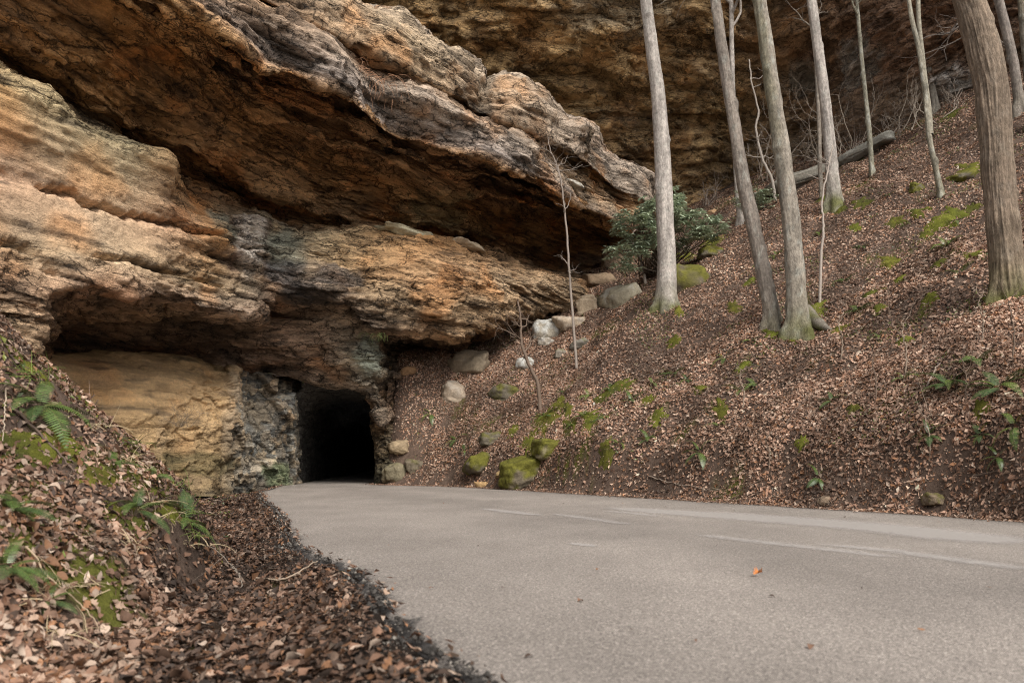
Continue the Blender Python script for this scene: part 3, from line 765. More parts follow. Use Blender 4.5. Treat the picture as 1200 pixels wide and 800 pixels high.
ceil_cols = [[(0, brown), (200, (0.50, 0.30, 0.13)), (420, (0.44, 0.28, 0.15)), (640, brown)], [(0, dkb), (250, dko), (640, dkb)], [(0, (0.38, 0.24, 0.12)), (200, (0.56, 0.33, 0.15)), (420, (0.48, 0.31, 0.17)), (640, brown)], [(0, dkb), (250, dko), (640, dkb)], [(0, (0.36, 0.23, 0.12)), (200, (0.54, 0.31, 0.13)), (450, (0.50, 0.33, 0.18)), (640, brown)], [(0, dkb), (250, dko), (640, dkb)]]  # lit slab faces and shaded undersides put into the colour
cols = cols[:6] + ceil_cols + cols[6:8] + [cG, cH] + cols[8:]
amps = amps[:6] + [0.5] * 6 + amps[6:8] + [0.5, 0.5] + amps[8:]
us = np.concatenate([np.arange(-350, -30, 6.0), np.arange(-30, 690, 1.45), np.arange(690, 800.1, 2.2)])
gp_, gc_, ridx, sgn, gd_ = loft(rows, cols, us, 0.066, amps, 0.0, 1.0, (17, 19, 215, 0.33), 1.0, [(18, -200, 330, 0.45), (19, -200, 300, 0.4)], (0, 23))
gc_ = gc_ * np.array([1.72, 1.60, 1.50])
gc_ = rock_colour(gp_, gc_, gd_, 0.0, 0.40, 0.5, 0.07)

def stain(p, c, ctr, rad, colr, k=0.8, vert=False, seed=0):
    """a coloured patch on the rock with its own frayed outline"""
    dv = (p - np.asarray(ctr)) / np.asarray(rad)
    r = np.sqrt((dv ** 2).sum(-1)) + 0.55 * fbm(p, 1.3 if not vert else (2.5, 2.5, 0.35), 3, seed + 60)
    m = (1 - sstep(0.55, 1.1, r))[..., None] * k
    o = c.copy(); o[..., :3] = c[..., :3] * (1 - m) + np.array(colr) * m
    return o
# pale run-off streak with dark borders, grey-green lichen, black mineral stains on the lower bed; darker patches on its lip, hollow and ceiling
for (px, py, d, rad, col, k, vt) in [
        (283, 268, 25.2, (0.9, 0.9, 1.5), (0.17, 0.10, 0.07), 0.85, True), (312, 270, 26.2, (0.5, 0.9, 1.4), (0.2, 0.12, 0.08), 0.8, True),
        (296, 266, 25.6, (0.62, 1.2, 1.9), (0.85, 0.74, 0.63), 1.0, True),
        (262, 258, 24.6, (0.55, 0.8, 0.8), (0.42, 0.43, 0.33), 0.7, False), (330, 290, 27, (0.8, 1, 0.8), (0.40, 0.42, 0.33), 0.75, False),
        (148, 182, 21, (0.35, 0.6, 0.5), (0.12, 0.11, 0.11), 0.85, False), (395, 322, 28, (1.2, 1.2, 0.5), (0.17, 0.155, 0.15), 0.7, False),
        (330, 318, 27, (0.9, 1, 0.4), (0.2, 0.19, 0.19), 0.7, False), (360, 345, 28, (1.8, 1.6, 0.5), (0.06, 0.05, 0.045), 0.85, False),
        (435, 415, 31, (0.75, 1, 0.8), (0.40, 0.43, 0.34), 0.85, False), (520, 250, 33, (2.2, 2.6, 0.8), (0.30, 0.27, 0.15), 0.6, False),
        (250, 395, 28, (2.5, 3, 0.8), (0.10, 0.07, 0.05), 0.7, False), (235, 60, 24, (1.0, 2.0, 3.0), (0.13, 0.11, 0.10), 0.4, False)]:
    gc_ = stain(gp_, gc_, P(px, py, d), rad, col, k, vt, px)
ix = lambda k: ridx[k]
sheet_part('upper_ledge', gp_, gc_, ix(0), ix(3), cliff, sgn, 'grey-tan ledge jutting out of the cliff')
sheet_part('lower_ledge', gp_, gc_, ix(3), ix(5), cliff, sgn, 'weathered grey lip of the overhang with dry plants')
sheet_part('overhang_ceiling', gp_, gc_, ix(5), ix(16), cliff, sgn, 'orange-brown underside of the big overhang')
sheet_part('sandstone_bed', gp_, gc_, ix(16), ix(20), cliff, sgn, 'buff and rust sandstone bed above the tunnel')
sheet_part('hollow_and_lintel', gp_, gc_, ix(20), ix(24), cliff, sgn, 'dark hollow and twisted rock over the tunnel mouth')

# ---- wall below the hollow: ochre sandstone, then grey shale up to the tunnel mouth
def col_rows(colspec, zs_frac):
    pass
WU = np.concatenate([np.arange(0, 275, 1.6), np.arange(275, 372, 0.9)])
w0 = [(0, 408, 24.0, 30), (60, 408, 26.0), (100, 408, 27.5), (200, 416, 30.0), (268, 430, 32.5), (280, 436, 33.5), (340, 444, 36, 329), (352, 446, 37.5, 343), (371, 448, 40, 353)]
w1 = [(0, 411, 21.3, 30), (60, 411, 23.9), (100, 410, 25.2), (150, 414, 26.3), (200, 420, 27.6), (262, 432, 29.9), (272, 433, 29.2), (280, 437, 30.2), (340, 445, 32.0, 329), (352, 447, 33.0, 343), (371, 448, 40.0, 354)]
w15 = [(0, 431, 19.9, 30), (60, 431, 22.5), (100, 430, 23.8), (150, 434, 24.9), (200, 440, 26.2), (262, 452, 28.5), (272, 447, 29.15), (280, 451, 30.15), (340, 459, 31.95, 329), (352, 461, 32.95, 343), (371, 462, 39.95, 354)]
w2 = [(0, 470, 19.0, 30), (60, 470, 21.8), (100, 465, 23.2), (150, 470, 24.4), (200, 470, 25.8), (262, 470, 28.0), (271, 472, 28.5), (281, 474, 30.0), (340, 474, 31.9, 329), (353, 474, 33.1, 344), (371, 474, 40, 355)]
w3 = [(0, 530, 18.6, 30), (60, 530, 21.2), (100, 530, 22.6), (150, 525, 23.9), (200, 518, 25.4), (255, 518, 27.2), (266, 520, 27.8), (280, 524, 29.6), (340, 522, 31.8, 329), (354, 522, 33.1, 345), (371, 522, 40, 355)]
w4 = [(0, 590, 19, 30), (60, 590, 21.5), (100, 590, 22.8), (150, 586, 23.6), (200, 580, 25.4), (250, 582, 26.2), (262, 584, 27.0), (280, 582, 29.4), (340, 578, 31.6, 329), (354, 577, 33.0, 345), (371, 577, 40, 355)]
ochre = (0.74, 0.49, 0.25); shale = (0.46, 0.425, 0.36)
wc = lambda a, b: [(0, a), (262, a), (282, b), (352, b), (371, b)]
wrows = [w0, w1, w15, w2, w3, w4]
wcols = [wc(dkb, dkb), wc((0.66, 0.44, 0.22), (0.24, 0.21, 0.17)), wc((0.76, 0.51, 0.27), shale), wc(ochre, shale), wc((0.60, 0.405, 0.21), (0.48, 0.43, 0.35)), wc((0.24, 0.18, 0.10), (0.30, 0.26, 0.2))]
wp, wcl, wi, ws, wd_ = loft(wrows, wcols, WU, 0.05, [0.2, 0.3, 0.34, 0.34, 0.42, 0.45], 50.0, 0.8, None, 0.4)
# the shale is blocky: cellular chips
sh = sstep(262, 284, WU)[None, :] * np.ones(wp.shape[:2])
def cells(p, s, off):
    q = np.asarray(p) * s + off
    b = np.floor(q); best = np.full(q.shape[:-1], 9.0); hid = np.zeros(q.shape[:-1])
    for dx in (-1, 0, 1):
        for dy in (-1, 0, 1):
            for dz in (-1, 0, 1):
                cc = b + np.array([dx, dy, dz]); h = (cc * np.array([127.1, 311.7, 74.7])).sum(-1)
                o = np.stack([np.modf(np.abs(np.sin(h + k) * 43758.5453))[0] for k in (0.0, 1.3, 2.9)], -1)
                dd = np.linalg.norm(cc + o - q, axis=-1)
                m = dd < best; best = np.where(m, dd, best); hid = np.where(m, o[..., 1], hid)
    return best, hid
wj = wp + 0.35 * np.stack([noise(wp, 1.5, 1), noise(wp, 1.5, 2), noise(wp, 1.5, 3)], -1)
b1, h1 = cells(wj, np.array([1.1, 1.1, 1.3]), 3.0); b2, h2 = cells(wj, np.array([3.0, 3.0, 4.0]), 9.0)
sh = sstep(0.35, 0.6, sh + 0.5 * noise(wp, 1.6, 7))
out = np.array([0.72, -0.69, 0.0])
dspl = (sh * (0.55 * (h1 - 0.5) + 0.16 * (h2 - 0.5)) + (1 - sh) * (0.25 * (h1 - 0.5) + 0.22 * (h2 - 0.5)) * sstep(170, 262, WU)[None, :])
wp = wp + out * dspl[..., None]
wcl = rock_colour(wp, wcl, wd_, 50.0, 0.15, 0.3, 0.12, 0.3, 0.4)
wcl[..., 3] = 0.08 + 0.7 * sh
wrow = np.arange(wp.shape[0])[:, None]; wcl[..., 3] = np.maximum(wcl[..., 3], 0.5 * sstep(wi[3], wi[4], wrow))
wcl[..., :3] = np.clip(wcl[..., :3], 0.01, 0.8) * (1 + (sh * 0.5 * (h2 - 0.45) + sh * 0.8 * (h1 - 0.5))[..., None]) * (1 + sh[..., None] * np.stack([0.25 * (h2 - 0.4), 0 * h2, -0.3 * (h2 - 0.4)], -1))
for (px, py, d, rad, col, k) in [(330, 555, 31.5, (0.8, 1.2, 0.8), (0.22, 0.27, 0.14), 0.8), (225, 545, 26.8, (2.5, 3, 0.5), (0.13, 0.11, 0.045), 0.6), (300, 480, 30.5, (0.7, 1, 1.0), (0.38, 0.30, 0.2), 0.5)]:
    wcl = stain(wp, wcl, P(px, py, d), rad, col, k, False, px)
k275 = int(np.searchsorted(WU, 275))
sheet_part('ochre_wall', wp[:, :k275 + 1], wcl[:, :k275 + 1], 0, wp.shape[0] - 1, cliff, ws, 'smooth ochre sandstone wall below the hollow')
sheet_part('shale_wall', wp[:, k275:], wcl[:, k275:], 0, wp.shape[0] - 1, cliff, ws, 'blocky grey shale wall beside the tunnel mouth')

# ---- right-hand jamb of the tunnel mouth
JU = np.linspace(0, 10, 150)
jpx = [(0, 442), (2.2, 441), (3.2, 439), (4.2, 444), (6.0, 456), (8.0, 476), (10, 505)]
jd = [(0, 44), (2.2, 36), (3.2, 33.7), (4.2, 33.2), (6.0, 33.1), (8.0, 33.9), (10, 35.5)]
def jrow(py0, dp=0.0, dx=0.0, slope=0.0):
    return [(a[0], py0 + slope * max(0, a[1] - 440), b[1] + dp * (1 if a[0] > 3 else 0), a[1] + dx * (1 if 2 < a[0] < 8 else 0)) for a, b in zip(jpx, jd)]
jrows = [jrow(425, 1.2, -2, 0.1), jrow(448, 0.5, -6, 0.2), jrow(480, 0.2, -3, 0.15), jrow(515, 0.0, 0, 0.1), jrow(545, -0.25, 2), jrow(575, -0.3, 3)]
jc = [c1((0.34, 0.24, 0.14)), c1((0.40, 0.27, 0.15)), c1((0.42, 0.29, 0.17)), c1((0.34, 0.28, 0.19)), c1((0.25, 0.23, 0.15)), c1((0.2, 0.18, 0.12))]
jp, jcl, ji, js, jdd = loft(jrows, jc, JU, 0.05, [0.3] * 6, 80.0, 0.7)
b1, h1 = cells(jp, np.array([1.3, 1.3, 2.4]), 5.0); b2, h2 = cells(jp, np.array([3.4, 3.4, 6.0]), 1.0)
jp = jp + np.array([-0.2, -0.95, 0]) * ((0.25 * (h1 - 0.5) + 0.2 * (h2 - 0.5)) * sstep(3.0, 4.4, JU)[None, :])[..., None]
jcl = rock_colour(jp, jcl, jdd, 80.0, 0.3, 0.4, 0.15)
jcl[..., :3] *= (0.62 + 0.5 * (h2 - 0.45))[..., None]
sheet_part('right_jamb', jp, jcl, 0, jp.shape[0] - 1, cliff, js, 'blocky rock at the right side of the tunnel mouth')

# ---- tunnel bore
def tunnel():
    ns = 56; nt_ = 30
    s = np.concatenate([np.linspace(-0.2, 12, 40), np.linspace(12.6, TUN_END - 0.5, 40)])
    v = []
    for si in s:
        c = 0.5 * (PORT_L + PORT_R) + AX * si
        hw = 0.5 * np.linalg.norm(PORT_R - PORT_L) + 0.12 + 0.25 * math.exp(-max(si, 0) / 0.6); hh = 4.05 + 0.5 * math.exp(-max(si, 0) / 0.6)
        for k in range(ns + 1):
            th = math.pi * k / ns
            e = 0.62
            xx = hw * np.sign(math.cos(th)) * abs(math.cos(th)) ** e; zz = hh * abs(math.sin(th)) ** 0.6 - 0.25
            v.append((c[0] + xx * AX[1], c[1] - xx * AX[0], zz))
    v = np.array(v).reshape(len(s), ns + 1, 3)
    cen = v.mean(1, keepdims=True); dr_ = v - cen; dr_ /= np.linalg.norm(dr_, axis=-1, keepdims=True)
    b1, h1 = cells(v, 1.3, 2.0); b2, h2 = cells(v, 3.0, 4.0)
    v = v + dr_ * (0.22 * (h1 - 0.35) + 0.1 * h2)[..., None]
    col = np.tile(np.array([0.17, 0.155, 0.135]), (v.shape[0] * v.shape[1], 1)) * (0.7 + 0.6 * h2.reshape(-1, 1))
    f = grid_faces(len(s), ns + 1)
    endc = v[-1].mean(0); n0 = len(s) * (ns + 1); vv = np.vstack([v.reshape(-1, 3), endc[None]]); col = np.vstack([col, col[:1]])
    b = (len(s) - 1) * (ns + 1)
    tri = np.array([(b + k, b + k + 1, n0) for k in range(ns)])  # unseen end cap, added to keep the bore dark
    o = obj('tunnel', make_mesh('tunnel', vv, [f, tri], col), M['rock'])
    tag(o, 'pitch-dark unlined single-lane tunnel bored through the foot of the cliff', 'tunnel')
tunnel()

# ---- far wall of the alcove, overhanging the hillside
fu = np.arange(180, 1420, 2.6)
def frow(pairs): return [(a, b, c) for a, b, c in pairs]
bot = frow([(180, 330, 44), (500, 330, 45), (700, 330, 46), (760, 300, 46.5), (830, 270, 46.5), (880, 232, 46.5), (950, 215, 43.5), (1020, 190, 40.5), (1080, 165, 38.5), (1150, 130, 36.3), (1250, 80, 33.6), (1420, 0, 30)])
r1_ = frow([(180, 250, 44), (500, 255, 45.5), (700, 255, 47), (760, 238, 48), (830, 222, 48), (880, 200, 47.5), (950, 180, 44.5), (1020, 150, 41.5), (1080, 135, 38.6), (1150, 100, 36.2), (1250, 50, 33.5), (1420, -40, 30)])
r2_ = frow([(180, 190, 43), (500, 195, 44), (700, 195, 45.5), (760, 185, 46.2), (830, 175, 46), (880, 160, 46), (950, 148, 44.6), (1020, 112, 40.5), (1080, 108, 38.0), (1150, 80, 35.8), (1250, 20, 33), (1420, -70, 29.5)])
r3_ = frow([(180, 110, 42), (500, 118, 42.3), (700, 120, 43.2), (760, 118, 43.5), (830, 118, 43.6), (880, 112, 44), (950, 102, 43.5), (1020, 84, 39.8), (1080, 76, 37), (1150, 50, 35), (1250, -20, 32.3), (1420, -110, 29)])
r4_ = frow([(180, 40, 40), (500, 50, 39.6), (700, 55, 40.2), (760, 55, 40.8), (830, 58, 41.2), (880, 50, 41.6), (950, 40, 40.2), (1020, 30, 37.8), (1080, 20, 35.6), (1150, 5, 34), (1250, -70, 31.6), (1420, -160, 28.5)])
r5_ = frow([(180, -60, 37.5), (500, -50, 36.6), (700, -30, 37.2), (760, -30, 37.8), (830, -30, 38), (880, -40, 38), (950, -50, 37), (1020, -60, 35.4), (1080, -70, 33.8), (1150, -90, 32.5), (1250, -160, 30.2), (1420, -240, 27.5)])
r6_ = frow([(180, -240, 36), (500, -230, 35.2), (760, -220, 36), (950, -220, 35.5), (1080, -240, 32.5), (1250, -300, 29.5), (1420, -360, 27)])
r7_ = frow([(180, -300, 44), (500, -290, 44), (760, -260, 46), (950, -260, 45), (1080, -270, 44), (1250, -320, 42), (1420, -330, 42)])
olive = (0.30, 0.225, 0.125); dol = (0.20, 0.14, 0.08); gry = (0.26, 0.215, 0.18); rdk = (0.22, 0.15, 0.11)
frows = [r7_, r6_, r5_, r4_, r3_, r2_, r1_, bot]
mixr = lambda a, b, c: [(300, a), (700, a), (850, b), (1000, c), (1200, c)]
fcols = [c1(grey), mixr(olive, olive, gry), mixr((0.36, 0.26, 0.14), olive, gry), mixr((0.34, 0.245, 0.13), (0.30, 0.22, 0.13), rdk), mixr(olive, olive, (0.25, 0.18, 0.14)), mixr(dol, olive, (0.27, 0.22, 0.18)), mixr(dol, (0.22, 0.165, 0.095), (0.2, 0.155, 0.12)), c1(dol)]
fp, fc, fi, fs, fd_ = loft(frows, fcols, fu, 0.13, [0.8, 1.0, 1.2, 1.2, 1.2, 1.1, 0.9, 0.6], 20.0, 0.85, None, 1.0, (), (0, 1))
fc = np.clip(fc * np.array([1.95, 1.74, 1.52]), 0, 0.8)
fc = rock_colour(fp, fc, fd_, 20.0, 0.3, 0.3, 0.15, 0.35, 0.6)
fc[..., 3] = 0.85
for (px, py, d, rad, col, k) in [(1120, 85, 35.8, (1.7, 2.4, 0.6), (0.70, 0.64, 0.58), 0.95), (1000, 75, 40, (1.4, 2.4, 1.4), (0.52, 0.50, 0.45), 0.7), (720, 15, 39, (4, 3, 1.2), (0.46, 0.39, 0.28), 0.6), (940, 90, 43, (1.2, 2, 1.0), (0.34, 0.35, 0.31), 0.5)]:
    fc = stain(fp, fc, P(px, py, d), rad, col, k, False, px)
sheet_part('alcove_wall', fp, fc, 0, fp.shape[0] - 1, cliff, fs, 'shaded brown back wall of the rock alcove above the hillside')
# ================================================================== HELPERS FOR THINGS ON THE GROUND
def hits(px, py, d0=2.0, d1=60.0, n=900):
    """where the sight lines through these pixels meet the ground"""
    px = np.atleast_1d(np.asarray(px, float)); py = np.atleast_1d(np.asarray(py, float))
    d = np.geomspace(d0, d1, n)
    out = []
    for a, b in zip(px, py):
        q = P(np.full(n, a), np.full(n, b), d)
        g = ground(q[:, 0], q[:, 1])
        below = np.nonzero(q[:, 2] < g)[0]
        k = below[0] if len(below) else n - 1
        k = max(k, 1)
        e0 = q[k - 1, 2] - g[k - 1]; e1 = q[k, 2] - g[k]; t = e0 / (e0 - e1) if e0 != e1 else 0
        out.append(q[k - 1] * (1 - t) + q[k] * t)
    return np.array(out)

def hit(px, py, **k): return hits(px, py, **k)[0]

def tube(path, rad, sides=6, cap=True):
    path = np.asarray(path, float); n = len(path); rad = np.asarray(rad, float) * np.ones(n)
    t = np.gradient(path, axis=0); t /= np.linalg.norm(t, axis=1)[:, None] + 1e-9
    ref = np.array([1.0, 0, 0]) if abs(t[0, 0]) < 0.8 else np.array([0, 1.0, 0])
    u = np.cross(t, ref); u /= np.linalg.norm(u, axis=1)[:, None] + 1e-9
    w_ = np.cross(t, u)
    a = np.linspace(0, 2 * np.pi, sides, endpoint=False)
    v = path[:, None] + rad[:, None, None] * (np.cos(a)[None, :, None] * u[:, None] + np.sin(a)[None, :, None] * w_[:, None])
    f = []
    for k in range(sides):
        k2 = (k + 1) % sides
        i = np.arange(n - 1) * sides
        f.append(np.stack([i + k, i + k2, i + k2 + sides, i + k + sides], -1))
    return v.reshape(-1, 3), np.concatenate(f)

class Acc:
    def __init__(s): s.v, s.f, s.c, s.n = [], [], [], 0
    def add(s, v, f, c):
        s.v.append(v); s.f.append(np.asarray(f) + s.n); s.n += len(v)
        c = np.asarray(c, float); s.c.append(np.tile(c, (len(v), 1)) if c.ndim == 1 else c)
    def mesh(s, name, smooth=True):
        q = [f for f in s.f if f.shape[1] == 4]; t = [f for f in s.f if f.shape[1] == 3]
        fl = ([np.concatenate(q)] if q else []) + ([np.concatenate(t)] if t else [])
        return make_mesh(name, np.concatenate(s.v), fl, np.concatenate(s.c), smooth)

def wobble_path(a, b, n, amp, r):
    a, b = np.asarray(a, float), np.asarray(b, float)
    t = np.linspace(0, 1, n)[:, None]
    o = np.cumsum(r.normal(size=(n, 3)), axis=0); o -= o[0] * (1 - t) + o[-1] * t
    return a * (1 - t) + b * t + o * amp * np.linalg.norm(b - a) / n

def grow(acc, start, dirn, length, r0, level, r, col, spread=0.7, up=0.15, kids=4, sides=5, crook=0.22):
    """a bare branch with side twigs"""
    n = max(5, int(6 + level * 2)); d = np.asarray(dirn, float); d /= np.linalg.norm(d)
    pts = [np.asarray(start, float)]
    for k in range(n):
        d = d + r.normal(size=3) * crook + np.array([0, 0, up]) * 0.3; d /= np.linalg.norm(d)
        pts.append(pts[-1] + d * length / n)
    rad = np.linspace(r0, r0 * 0.42, n + 1)
    acc.add(*tube(pts, rad, sides), np.array(col) * r.uniform(0.75, 1.25))
    if level > 0:
        for k in range(kids):
            i = int(r.integers(max(1, n // 4), n + 1))
            dd = pts[i] - pts[i - 1]; dd /= np.linalg.norm(dd)
            nd = dd + r.normal(size=3) * spread; 
            grow(acc, pts[i], nd, length * r.uniform(0.4, 0.65), rad[i] * 0.65, level - 1, r, col, spread, up, kids, max(3, sides - 1), crook)

# ================================================================== TREES
def trunk_mesh(name, trace, r, base_col, ridge=0.03, ridge_n=9, moss=0.5, moss_h=0.8, lichen=0.3, flare=1.35, sides=30, top_z=28.0, side_moss=None, rough=1.0):
    """trace: (px, py, width_px) from the ground up; all at the depth of the base"""
    b = hit(trace[0][0], trace[0][1]); d0 = b[1]
    pts = np.array([P(a, c, d0) for a, c, _ in trace]); rad = np.array([wv * p[1] / FPX / 2 * 0.95 / math.sqrt(1 + ((_ - 600) / FPX) ** 2) for p, (_, _y, wv) in zip(pts, trace)])
    # carry on above the picture
    dirn = pts[-1] - pts[-2]; dirn /= np.linalg.norm(dirn)
    dirn = dirn * 0.5 + np.array([0, 0, 0.5])
    while pts[-1][2] < top_z:
        dirn = dirn + np.array([r.normal() * 0.06, r.normal() * 0.06, 0.03]); dirn /= np.linalg.norm(dirn)
        pts = np.vstack([pts, pts[-1] + dirn * 1.5]); rad = np.append(rad, rad[-1] * 0.93)
    pts = np.vstack([pts[:1] - np.array([0, 0, 0.9]), pts]); rad = np.concatenate([[rad[0] * 1.5], rad])
    s = np.concatenate([[0], np.cumsum(np.linalg.norm(np.diff(pts, axis=0), axis=1))])
    n = int(s[-1] / 0.11); si = np.linspace(0, s[-1], n)
    path = np.stack([pchip(s, pts[:, k], si) for k in range(3)], -1); rr = pchip(s, rad, si)
    h = si - 0.9
    rr = rr * (1 + (flare - 1) * np.exp(-np.clip(h, 0, None) / 0.35))
    v, f = tube(path, rr, sides)
    v = v.reshape(n, sides, 3); cen = path[:, None]
    dirs = (v - cen); rl = np.linalg.norm(dirs, axis=-1, keepdims=True); dirs /= rl
    ang = np.arange(sides) / sides * 2 * np.pi
    cyl = np.stack([np.cos(ang)[None] * ridge_n / 3 * np.ones((n, 1)), np.sin(ang)[None] * ridge_n / 3 * np.ones((n, 1)), h[:, None] * 0.7 * np.ones((1, sides))], -1)
    bk = np.abs(noise(cyl, 1.0, d0)) - 0.25
    roots = np.exp(-np.clip(h, 0, None) / 0.3)[:, None] * (0.35 * np.cos(ang * 4 + d0)[None] + 0.2 * np.cos(ang * 7 + 1)[None])
    disp = ridge * bk * 2 * rough + 0.10 * rl[..., 0] * noise(v, 1.2, 3) + rl[..., 0] * roots * 0.6
    knots = sstep(0.30, 0.5, noise(v, (2.6, 2.6, 2.0), 12 + d0)) * 0.06
    v = v + dirs * (disp + knots)[..., None]
    col = np.array(base_col) * (1 - 5 * knots[..., None]) * (1 + 0.9 * bk[..., None] * (0.6 + rough * 0.4)) * (1 + 0.4 * fbm(v, (2, 2, 0.7), 3, 3)[..., None])
    lm = sstep(0.12, 0.35, fbm(v, (5, 5, 3.2), 3, 20 + d0))[..., None] * lichen
    col = col * (1 - lm) + np.array([0.42, 0.42, 0.37]) * lm
    mm = np.clip(np.exp(-np.clip(h[:, None], 0, None) / moss_h) * (0.9 + 1.2 * noise(v, 2.0, 9)), 0, 1)[..., None] * moss
    if side_moss is not None:
        sm = np.clip((dirs @ np.array(side_moss)) * 1.2 + 0.8 * noise(v, 1.2, 4), 0, 1)[..., None] * 0.35 * sstep(4, 8, h)[:, None, None]
        mm = np.maximum(mm, sm)
    col = col * (1 - mm) + np.array([0.12, 0.125, 0.03]) * mm
    return make_mesh(name, v.reshape(-1, 3), f, np.clip(col, 0.01, 0.7).reshape(-1, 3)), path, rr, b

def tree(trace, label, seed, base_col, crown=True, group=None, stems=(), root=None, **kw):
    r = np.random.default_rng(seed)
    me, path, rr, b = trunk_mesh('trunk', trace, r, base_col, **kw)
    t = empty('tree', (0, 0, 0))
    tag(t, label, 'tree', group)
    t.location = b
    o = obj('trunk', me, M['bark'], t); o.matrix_parent_inverse = Matrix.Translation(-Vector(b))
    top = path[-1]
    acc = Acc()
    if crown:
        L = 4.5 if rr[-1] > 0.1 else 1.8
        for k in range(7):
            i = len(path) - 1 - int(k * 6)
            a = r.uniform(0, 6.28)
            grow(acc, path[max(i, 3)], (math.cos(a), math.sin(a), 0.7), L * r.uniform(0.8, 1.2), rr[max(i, 3)] * 0.6, 2, r, base_col, 0.6, 0.25, 4, 6)
        cr = obj('crown', acc.mesh('crown'), M['bark'], t); cr.matrix_parent_inverse = Matrix.Translation(-Vector(b))
    for (pts_px, w0, w1) in stems:
        pp = np.array([P(a, c, b[1] + dd) for a, c, dd in pts_px])
        s = np.linspace(0, 1, len(pp)); si = np.linspace(0, 1, 60)
        q = np.stack([pchip(s, pp[:, k], si) for k in range(3)], -1)
        ac = Acc(); ac.add(*tube(q, np.linspace(w0, w1, 60) * b[1] / FPX / 2, 10), base_col)
        so = obj('stem', ac.mesh('stem'), M['bark'], t); so.matrix_parent_inverse = Matrix.Translation(-Vector(b))
    if root is not None:
        pp = hits([a for a, _ in root], [c for _, c in root]); pp[:, 2] += np.linspace(0.35, -0.03, len(pp))
        s = np.linspace(0, 1, len(pp)); si = np.linspace(0, 1, 30)
        q = np.stack([pchip(s, pp[:, k], si) for k in range(3)], -1)
        v, f = tube(q, np.linspace(0.30, 0.07, 30), 12); v = v + 0.05 * noise(v, 3)[:, None]
        mk_ = sstep(-0.2, 0.3, noise(v, 2.0, 4))[:, None]
        ac = Acc(); ac.add(v, f, np.array(base_col) * 0.7 * (1 - mk_) + np.array([0.11, 0.115, 0.03]) * mk_)
        so = obj('root', ac.mesh('root'), M['bark'], t); so.matrix_parent_inverse = Matrix.Translation(-Vector(b))
    return t, b

pale = (0.46, 0.41, 0.365); mid = (0.33, 0.28, 0.235); brn = (0.27, 0.205, 0.15)
tree([(781, 362, 27), (781, 300, 24), (778, 220, 22), (772, 120, 19), (763, 50, 17), (757, 0, 15.5), (752, -50, 15)],
     'smooth pale grey tree with moss on its foot, standing beside the rhododendron bush', 11, pale, moss=0.9, moss_h=0.5, lichen=0.35, ridge=0.012, ridge_n=6)
tree([(905, 379, 20), (897, 330, 20), (884, 270, 19), (870, 205, 18), (858, 130, 16), (848, 70, 15), (838, 0, 14), (830, -50, 13)],
     'leaning slim brown-grey tree directly beside the lichen-spotted thick trunk', 12, mid, moss=0.35, moss_h=0.4, lichen=0.4, ridge=0.025, ridge_n=9)
tree([(936, 388, 31), (933, 340, 27), (928, 270, 24), (918, 190, 23), (906, 110, 21), (896, 40, 19), (890, 0, 18), (884, -50, 17)],
     'lichen-spotted tree with a mossy buttress root spreading down the slope', 13, (0.34, 0.295, 0.24), moss=0.9, moss_h=0.45, lichen=0.55, ridge=0.035, ridge_n=10, side_moss=(-0.9, -0.3, 0),
     root=[(942, 378), (952, 382), (964, 386), (976, 388)])
tree([(978, 241, 21), (974, 190, 17), (967, 120, 15), (959, 60, 14), (951, 0, 13), (946, -40, 12.5)],
     'straight pale grey tree with mossy foot rising below the long pale slab', 14, pale, moss=0.9, moss_h=0.5, lichen=0.3, ridge=0.014, ridge_n=6, top_z=28)
tree([(1022, 205, 7), (1019, 160, 7), (1014, 110, 6), (1009, 60, 5.5), (1004, 0, 5), (1001, -40, 5)],
     'slender straight young tree speckled with lichen between the pale slab and a forked tree', 15, (0.28, 0.26, 0.2), moss=0.1, lichen=0.6, ridge=0.008, ridge_n=5, top_z=24, sides=16, flare=1.2)
tree([(1103, 231, 9), (1097, 200, 8), (1089, 160, 8), (1084, 110, 7), (1077, 60, 7), (1068, 20, 6.5), (1062, -20, 6)],
     'thin crooked tree forking into two mottled stems on the upper slope', 16, (0.30, 0.27, 0.21), moss=0.25, lichen=0.5, ridge=0.008, ridge_n=5, top_z=26, sides=16, flare=1.2,
     stems=[([(1090, 158, 0), (1087, 120, 0.2), (1081, 70, 0.3), (1077, 30, 0.3), (1075, -40, 0.3)], 8, 5)])
tree([(1183, 350, 52), (1178, 290, 46), (1171, 220, 44), (1167, 160, 45), (1163, 110, 47), (1152, 60, 46), (1143, 25, 45), (1134, -5, 44), (1124, -50, 44)],
     'massive tree with deeply ridged brown bark bending over the slope, moss around its foot', 17, brn, moss=0.85, moss_h=0.45, lichen=0.08, ridge=0.028, ridge_n=46, sides=110, flare=1.15, rough=1.6)
tree([(1195, 130, 15), (1189, 80, 14), (1180, 40, 14), (1170, 0, 13.5), (1160, -40, 13)],
     'smooth grey tree behind the massive ridged trunk', 18, (0.27, 0.23, 0.2), moss=0.2, lichen=0.2, ridge=0.01, ridge_n=6, top_z=24, sides=24)
tree([(1208, 150, 13), (1206, 100, 12), (1202, 60, 12), (1198, 20, 11), (1195, -40, 11)],
     'mossy dark tree at the edge of the upper slope behind the massive trunk', 19, (0.2, 0.17, 0.13), moss=0.4, lichen=0.3, ridge=0.02, ridge_n=8, top_z=24, sides=24, side_moss=(-0.7, -0.7, 0))
tree([(868, 262, 9), (866, 240, 8), (863, 200, 7.5), (860, 150, 7), (858, 80, 6.5), (856, -20, 6)],
     'slim pale tree half hidden behind the leaning slim tree', 20, pale, moss=0.1, lichen=0.2, ridge=0.006, ridge_n=5, top_z=26, sides=16)
